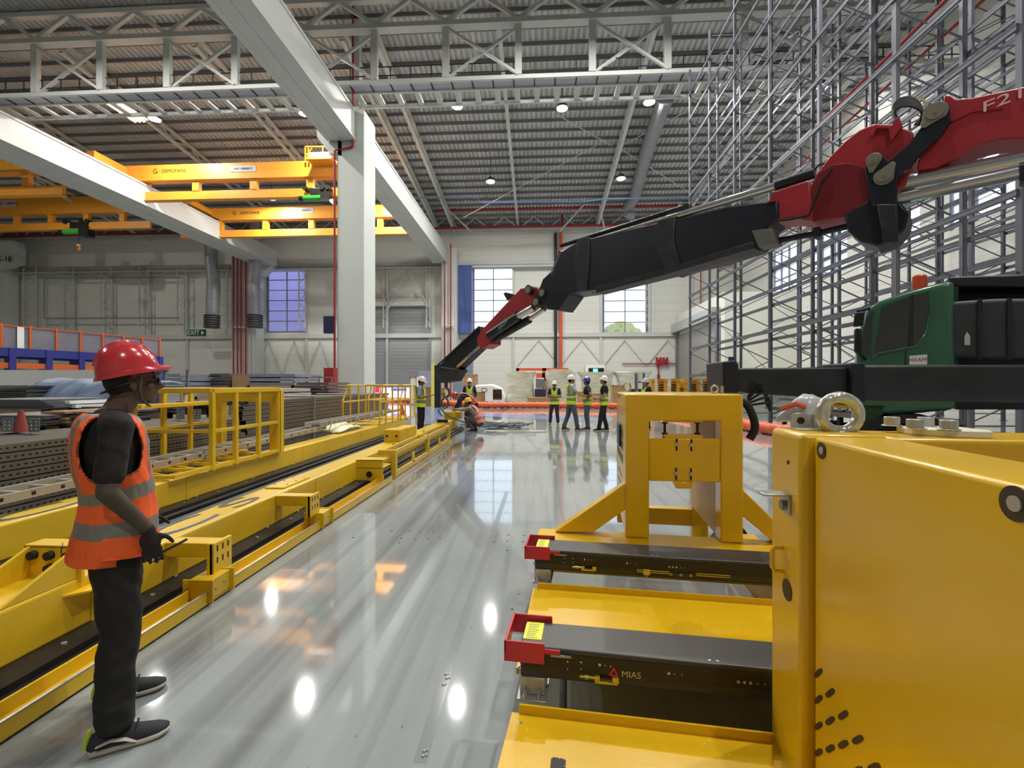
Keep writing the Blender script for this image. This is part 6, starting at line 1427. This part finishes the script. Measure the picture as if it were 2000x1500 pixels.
    # shoes
    for s in 'RL':
        a = j['ank' + s]; t = j['toe' + s].normalized(); t.z = 0; t.normalize(); up = V((0, 0, 1)); rt = t.cross(up); g = V((a.x, a.y, a.z - .09))
        P = lambda x, y, z: g + rt * x + t * y + up * z
        prof_ = [(-.085, .022, .03, .05), (-.07, .036, .008, .085), (-.03, .038, .004, .105), (.02, .040, .004, .10), (.07, .046, .004, .082), (.12, .051, .004, .064), (.165, .048, .008, .052), (.195, .032, .016, .040), (.205, .015, .024, .034)]
        R1 = []; R2 = []
        for y, w_, zb, zt_ in prof_:
            n = 16; R1.append([P(w_ * cos(2 * pi * k / n) * (1 if sin(2 * pi * k / n) < 0 else .86), y, (zb + zt_) / 2 + (zt_ - zb) / 2 * sin(2 * pi * k / n)) for k in range(n)])
            n = 16; zs = max(zb - .004, 0); R2.append([P((w_ + .005) * math.copysign(abs(cos(2 * pi * k / n)) ** .5, cos(2 * pi * k / n)), y * 1.02, (zs + (.028 if near else .024)) / 2 + ((.028 if near else .024) - zs) / 2 * math.copysign(abs(sin(2 * pi * k / n)) ** .6, sin(2 * pi * k / n))) for k in range(n)])
        so = MB().loft(R1).build('shoe', cloth(*shoe), o, ang=70); MB().loft(R2).build('sole', MATS.get('sole_pale') or mat('sole_pale', (176, 170, 158), .7), so, ang=60)
        if near:
            cu = MB(); cu.loft([[P(w_ * 1.03 * cos(2 * pi * k / 16) * (1 if sin(2 * pi * k / 16) < 0 else .9), y, (zb + zt_) / 2 + (zt_ - zb) / 2 * 1.02 * sin(2 * pi * k / 16)) for k in range(9, 16)] for y, w_, zb, zt_ in prof_[1:5]], cap=False)
            q_ = MB(); q_.tube([P(.046, -.05, .05), P(.048, .0, .062), P(.052, .05, .052), P(.056, .09, .028)], [.009, .012, .013, .006], 8, ell=.35); q_.build('side_flash', MATS['sole_pale'], so)
            q_ = MB(); q_.tube([P(.0, -.09, .03), P(0, -.088, .07), P(0, -.075, .105)], .012, 8); q_.build('heel_tab', mat('heel_lime', (190, 210, 70), .6) if 'heel_lime' not in MATS else MATS['heel_lime'], so)
            q_ = MB()
            for k in range(4): q_.tube([P(-.03, .02 + .022 * k, .098 - .006 * k), P(0, .025 + .022 * k, .112 - .006 * k), P(.03, .02 + .022 * k, .098 - .006 * k)], .004, 6)
            q_.build('laces', BLK, so)
    # vest
    nr, n = (96, 120) if near else (56, 64); inf = .020; R_ = trings(-.08, .985, nr, n, inf + .006, inf + .004)
    if near:
        for i, ring in enumerate(R_):
            s = -.08 + 1.065 * i / (nr - 1); c = tframe(max(s, 0))[0]
            for k, p in enumerate(ring):
                a = 2 * pi * k / n; fl = .020 * max(0, 1 - s / .5); q = V(p); dr = (q - c); dr.z = 0
                ring[k] = q + dr.normalized() * (fl + .006 * noise.noise((cos(a) * 3, sin(a) * 3, s * 5)) + .004 * noise.noise((cos(a) * 9, sin(a) * 9, s * 14))) + V((0, 0, (-.03 if sin(a) < -.3 else 0) * max(0, 1 - s / .3)))
    vs_ = [p for r_ in R_ for p in r_]; fs_ = []; ms_ = []
    st = stripes or ((.20, .30), (.42, .52))
    for i in range(nr - 1):
        s = -.08 + 1.065 * (i + .5) / (nr - 1)
        for k in range(n):
            a = 2 * pi * (k + .5) / n; ca, sa = cos(a), sin(a); w_ = torso_w(s)[0] * ca
            side = abs(ca); ds = (s - (.76 if near else .74)) / (.20 if near else .235); dk = (1 - side) / (.30 if near else .36)
            if s > .5 and ds * ds + dk * dk * 1.0 < 1 and side > .5: continue          # armhole
            if sa > 0 and s > .72 and abs(w_) < (s - .72) * .26: continue          # neck V in front
            if s > .985: continue
            m_ = 0
            if any(a_ < s < b_ for a_, b_ in st): m_ = 1
            elif s > st[1][1] and ((.052 < abs(w_) < .092) if near else (.075 < abs(w_) < .125)): m_ = 1
            if s < -.062 or (s > .5 and 1 < ds * ds + dk * dk < 1.12 and side > .5): m_ = 2
            if sa > 0 and abs(ca) < .03: m_ = 2
            fs_.append((i * n + k, i * n + (k + 1) % n, (i + 1) * n + (k + 1) % n, (i + 1) * n + k)); ms_.append(m_)
    mb = MB(); mb.v = [tuple(p) for p in vs_]; mb.f = fs_; mb.m = ms_
    vc = MATS.get(vestc[0]) or mat(vestc[0], vestc[1], .7, var=.06, vscale=6)
    ve = mb.build('safety_vest', [vc, GREYR, cloth('vest_edge', (150, 66, 34)) if near else vc], o, ang=180)
    bm = bmesh.new(); bm.from_mesh(ve.data); bmesh.ops.delete(bm, geom=[v for v in bm.verts if not v.link_faces], context='VERTS')
    for _ in range(8 if near else 5):
        new = {}
        for v in bm.verts:
            nb = [e.other_vert(v) for e in v.link_edges if e.is_boundary]
            if len(nb) == 2: new[v] = (v.co * 2 + nb[0].co + nb[1].co) / 4
        for v, c_ in new.items(): v.co = c_
    bm.to_mesh(ve.data); bm.free()
    sd = ve.modifiers.new('solid', 'SOLIDIFY'); sd.thickness = .004
    if near:
        c, r, f, u = tframe(.08); w_, d_ = torso_w(.08); pb = c - f * (d_ + .058) + r * .10 - u * .0
        bx = MB(); bx.bar(pb - r * .04, pb + r * .03, .03, .004, up=tuple(f)); bx.build('dark_patch', BLK, ve)
    # helmet
    HM = MATS.get(hat[0]) or mat(hat[0], hat[1], .2, coat=.5)
    mb = MB(); base = hp(0, -.008, .042); tilt = .10; hu2 = (hu + hf * -tilt).normalized(); hf2 = (hf + hu * tilt).normalized()
    if near: hu2 = (hu + hf * -.24).normalized(); hf2 = (hf + hu * .24).normalized(); base = hp(0, -.018, .040)
    rings = []; nn = 40; A_, B_ = (.104, .126) if near else (.108, .135)
    for i in range(12):
        t = i / 11; z = (.148 if near else .135) * sin(t * pi / 2); q = max(cos(t * pi / 2), .02) ** (1.0 if near else .85)
        rings.append([base + hr * A_ * q * cos(2 * pi * k / nn) + hf2 * B_ * q * sin(2 * pi * k / nn) + hu2 * (z + (.010 * (1 - (abs(cos(2 * pi * k / nn)) * q / .22) ** 2) if abs(cos(2 * pi * k / nn)) * q < .22 else 0) * t) for k in range(nn)])
    mb.loft(rings)
    br = []
    for rr, zz_ in ((1.0, .012), (1.07 if near else 1.10, -.004), (1.08 if near else 1.115, -.012), (1.0, -.004)):
        br.append([base + hr * A_ * rr * cos(2 * pi * k / nn) + hf2 * (B_ * rr * sin(2 * pi * k / nn) + (.040 * max(0, sin(2 * pi * k / nn)) ** 3 if rr > 1.05 else 0)) + hu2 * (zz_ - (.006 * max(0, sin(2 * pi * k / nn)) if rr > 1.05 else 0)) for k in range(nn)])
    mb.loft(br, closed=True, cap=False); he = mb.build('helmet', HM, o, ang=40)
    if near:
        q_ = MB()
        for k in range(5): x = (-.5 + k * .25) * .03; 
        ribs = MB(); ribs.tube([base + hf2 * B_ * cos(t * pi / 16) * .99 + hu2 * (.152 * sin(t * pi / 16)) for t in range(2, 15)], .008, 8, ell=1.0); ribs.build('crown_ridge', HM, he)
        q_.tube([hp(.078, .03, .03), hp(.083, .022, -.03), hp(.072, .028, -.085), hp(.04, .05, -.118), hp(0, .06, -.125), hp(-.04, .05, -.118), hp(-.075, .028, -.085), hp(-.083, .022, -.03)], .0055, 8); q_.build('chin_strap', cloth('strap_grey', (90, 88, 88)), he)
        q_ = MB(); q_.tube([hp(.08, .0, .0), hp(.086, -.05, -.02), hp(.05, -.105, -.05), hp(0, -.118, -.055), hp(-.05, -.105, -.05), hp(-.086, -.05, -.02)], .012, 8, ell=.5); q_.build('rear_harness', BLK, he)
        q_ = MB(); q_.tube([hp(.078, .01, .012), hp(.07, .07, .006), hp(.05, .094, .004)], .003, 6); ell(q_, hp(.035, .097, .0), fr, (.026, .006, .018)); ell(q_, hp(-.035, .097, .0), fr, (.026, .006, .018)); q_.build('dark_glasses', GLS, he)
        q_ = MB(); 
    if hatlogo: 
        c_ = base + hr * .0 + hf2 * (B_ * .93) + hu2 * .05
    return o, j
PH = {}
# --- the near worker

ARM = cloth('arm_sleeve', (84, 74, 62)); GLV = cloth('glove_dark', (44, 34, 34))
near_man, _ = person('person in red helmet, orange vest and dark trousers standing nearest at the left',
    (-2.03, 2.10, 0), radians(46 - 90), dict(
    hipR=(.09, 0, .92), hipL=(-.09, .0, .92), kneeR=(.16, .02, .50), kneeL=(-.15, .03, .50), ankR=(.205, -.01, .09), ankL=(-.205, .02, .09), toeR=(.19, 1, 0), toeL=(.19, 1, 0),
    neck=(0, -.015, 1.49), head=(0.0, .075, 1.635), hf=(.05, 1, .02), hu=(0, -.0, 1), chest=(0, -.01, 1.27), waist=(0, .02, 1.05),
    shR=(.19, .005, 1.425), shL=(-.19, .0, 1.43), elR=(.26, -.03, 1.15), elL=(-.24, .03, 1.14), wrR=(.225, .115, .945), wrL=(-.19, .13, .94), hdR=(-.02, .12, -1), pnR=(-1, .1, -.2), thR=(0, 1, 0), hdL=(.1, .2, -1), curl=.4),
    'dark', ('shirt_black', (30, 27, 26)), ('trousers_near', (28, 26, 24)), ('vest_orange', (255, 104, 42)), ('hat_red', (196, 48, 54)), ('shoe_knit', (44, 46, 50)), 1.0, near=True, arms_mat=ARM, glove=GLV, sleeve=.75, stripes=((.17, .26), (.39, .48)))
mb = MB(); mb.tube([V((.20, .10, .80)), V((.24, .22, .86)), V((.22, .26, .87))], .006, 8); tag(mb.build('dark_tool', GLV, loc=near_man.location, rot=radians(46 - 90)), 'thin dark tool held in the gloved hand of the near worker', 'tool')
def fp(px, py): return atz(px, py)
def stand(label, px, py, deg, J, **k):
    p = fp(px, py); return person(label, (p.x, p.y, 0), radians(deg - 90), J, vox=.014, **k)[0]
# deg = facing direction (0 = +X right in the photo, 180 = left, 270 = toward us)
p = at(822, 760, 15.0)
person('person in white helmet and grey shirt looking at his hands beside the slim cages', (p.x, 15.0, 0), radians(0 - 90), dict(elR=(.26, .0, 1.13), wrR=(.12, .24, 1.18), elL=(-.26, .0, 1.13), wrL=(-.08, .26, 1.18), hdR=(-.5, 1, .1), hdL=(.5, 1, .1), hf=(0, 1, -.35), pnR=(0, 0, 1), pnL=(0, 0, 1), thR=(0, 1, 0), curl=.5, kneeR=(.1, .0, .49)), shirt=('shirt_grey', (150, 160, 166)), scale=1.04, skin='brown', sleeve=.7)
p = at(917, 770, 18.6)
person('person in white helmet, dark shirt and lime vest facing us behind the two crouched workers', (p.x, 18.6, 0), radians(275 - 90), dict(wrR=(.15, .2, 1.02), wrL=(-.15, .2, 1.02)), shirt=('shirt_navy', (34, 38, 52)), scale=1.03, skin='tan', longsleeve=True)
# bending worker in red helmet
p = fp(905, 838)
person('person in red helmet and orange vest bending over the end of the near yellow beam', (p.x + .1, p.y + .7, 0), radians(200 - 90), dict(
    pel=(0, -.16, .88), waist=(0, -.06, 1.05), chest=(0, .16, 1.14), neck=(0, .36, 1.18), head=(0, .50, 1.17), hf=(0, .45, -1), hu=(0, 1, .5), shR=(.19, .30, 1.15), shL=(-.19, .30, 1.15), elR=(.25, .38, .88), elL=(-.25, .38, .88), wrR=(.14, .55, .68), wrL=(-.14, .52, .68), hdR=(-.2, .5, -1), hdL=(.2, .5, -1), hipR=(.10, -.2, .86), hipL=(-.10, -.2, .86), kneeR=(.14, .08, .50), kneeL=(-.14, .05, .50), ankR=(.14, -.1, .09), ankL=(-.14, -.12, .09)),
    shirt=('shirt_navy', (34, 38, 52)), trouser=('trouser_navy', (32, 36, 50)), vestc=('vest_red_orange', (255, 84, 52)), hat=('hat_red', (196, 48, 54)), longsleeve=True, skin='tan')
# squatting worker in yellow helmet
p = fp(925, 843)
person('person in yellow helmet and pink-orange vest squatting with arms stretched to the beam end', (p.x, p.y, 0), radians(168 - 90), dict(
    pel=(0, -.22, .30), waist=(0, -.16, .50), chest=(0, -.02, .68), neck=(0, .10, .86), head=(0, .20, .98), hf=(0, 1, -.3), hu=(0, .2, 1), shR=(.19, .08, .80), shL=(-.19, .08, .80), elR=(.22, .36, .72), elL=(-.20, .36, .74), wrR=(.10, .60, .74), wrL=(-.08, .62, .76), hdR=(0, 1, 0), hdL=(0, 1, 0), pnR=(0, 0, -1), pnL=(0, 0, -1), thR=(-1, 0, 0), thL=(1, 0, 0), hipR=(.10, -.20, .30), hipL=(-.10, -.20, .30), kneeR=(.17, .22, .46), kneeL=(-.17, .20, .46), ankR=(.15, .0, .09), ankL=(-.15, -.02, .09)),
    shirt=('shirt_lightgrey', (150, 146, 138)), trouser=('trouser_grey', (78, 76, 76)), vestc=('vest_pink_orange', (255, 128, 108)), hat=('hat_yellow', (226, 186, 30)), longsleeve=True, skin='brown')
fold_ = dict(elR=(.26, .06, 1.14), elL=(-.26, .06, 1.14), wrR=(.0, .20, 1.12), wrL=(.02, .22, 1.16), hdR=(-1, .1, .1), hdL=(1, .1, .0), pnR=(0, -1, 0), pnL=(0, -1, 0))
stand('person in white helmet with folded arms facing us, smallest of the four talking men', 1083, 829, 262, dict(fold_, ankR=(.18, -.02, .09), kneeR=(.15, .02, .49), ankL=(-.14, -.02, .09)), trouser=('trouser_denim_dark', (38, 42, 54)), shoe=('shoe_tan', (120, 104, 88)), skin='brown', scale=.97)
stand('person in white helmet and grey trousers reaching an arm to the blue-helmeted man', 1115, 840, 12, dict(elL=(-.22, .2, 1.24), wrL=(-.12, .46, 1.22), hdL=(.1, 1, 0), elR=(.24, .14, 1.2), wrR=(.16, .42, 1.12), hdR=(0, 1, 0), pnR=(-1, 0, 0), pnL=(1, 0, 0), ankR=(.12, .18, .09), kneeR=(.11, .12, .49), ankL=(-.12, -.2, .09), kneeL=(-.11, -.06, .49)), shirt=('shirt_pale', (196, 200, 190)), trouser=('trouser_slate', (88, 94, 108)), shoe=('shoe_brown', (92, 78, 66)), scale=1.08, skin='tan')
stand('person in blue helmet, navy shirt and jeans facing left with a hand on his hip', 1147, 839, 170, dict(elR=(.40, -.1, 1.18), wrR=(.22, .02, 1.02), hdR=(-1, .4, -.2), elL=(-.38, -.14, 1.18), wrL=(-.2, -.0, 1.03), hdL=(.6, .3, -.5), hf=(.2, 1, -.1)), shirt=('shirt_navy2', (36, 42, 62)), trouser=('jeans_blue', (78, 94, 116)), hat=('hat_blue', (46, 60, 160)), shoe=('shoe_maroon', (84, 52, 44)), scale=1.04, skin='brown')
stand('person in white helmet and black trousers looking up, hands before his belt', 1180, 841, 172, dict(elR=(.26, -.02, 1.14), wrR=(.10, .22, 1.04), elL=(-.26, -.02, 1.14), wrL=(-.08, .22, 1.04), hdR=(-.6, 1, 0), hdL=(.6, 1, 0), hf=(0, 1, .32), ankR=(.11, -.08, .09), ankL=(-.11, .16, .09), kneeL=(-.11, .1, .49)), shirt=('shirt_black', (30, 27, 26)), trouser=('trouser_black', (28, 28, 34)), shoe=('shoe_black', (22, 22, 24)), scale=1.06, skin='tan')
p = at(1262, 760, 17)
person('person in white helmet and lime vest mostly hidden behind the yellow portal frame', (p.x, 17, 0), radians(200 - 90), dict(wrR=(.15, .25, 1.05), wrL=(-.15, .25, 1.05)), scale=1.02, skin='tan', hat=('hat_dull_white', (196, 198, 192)))
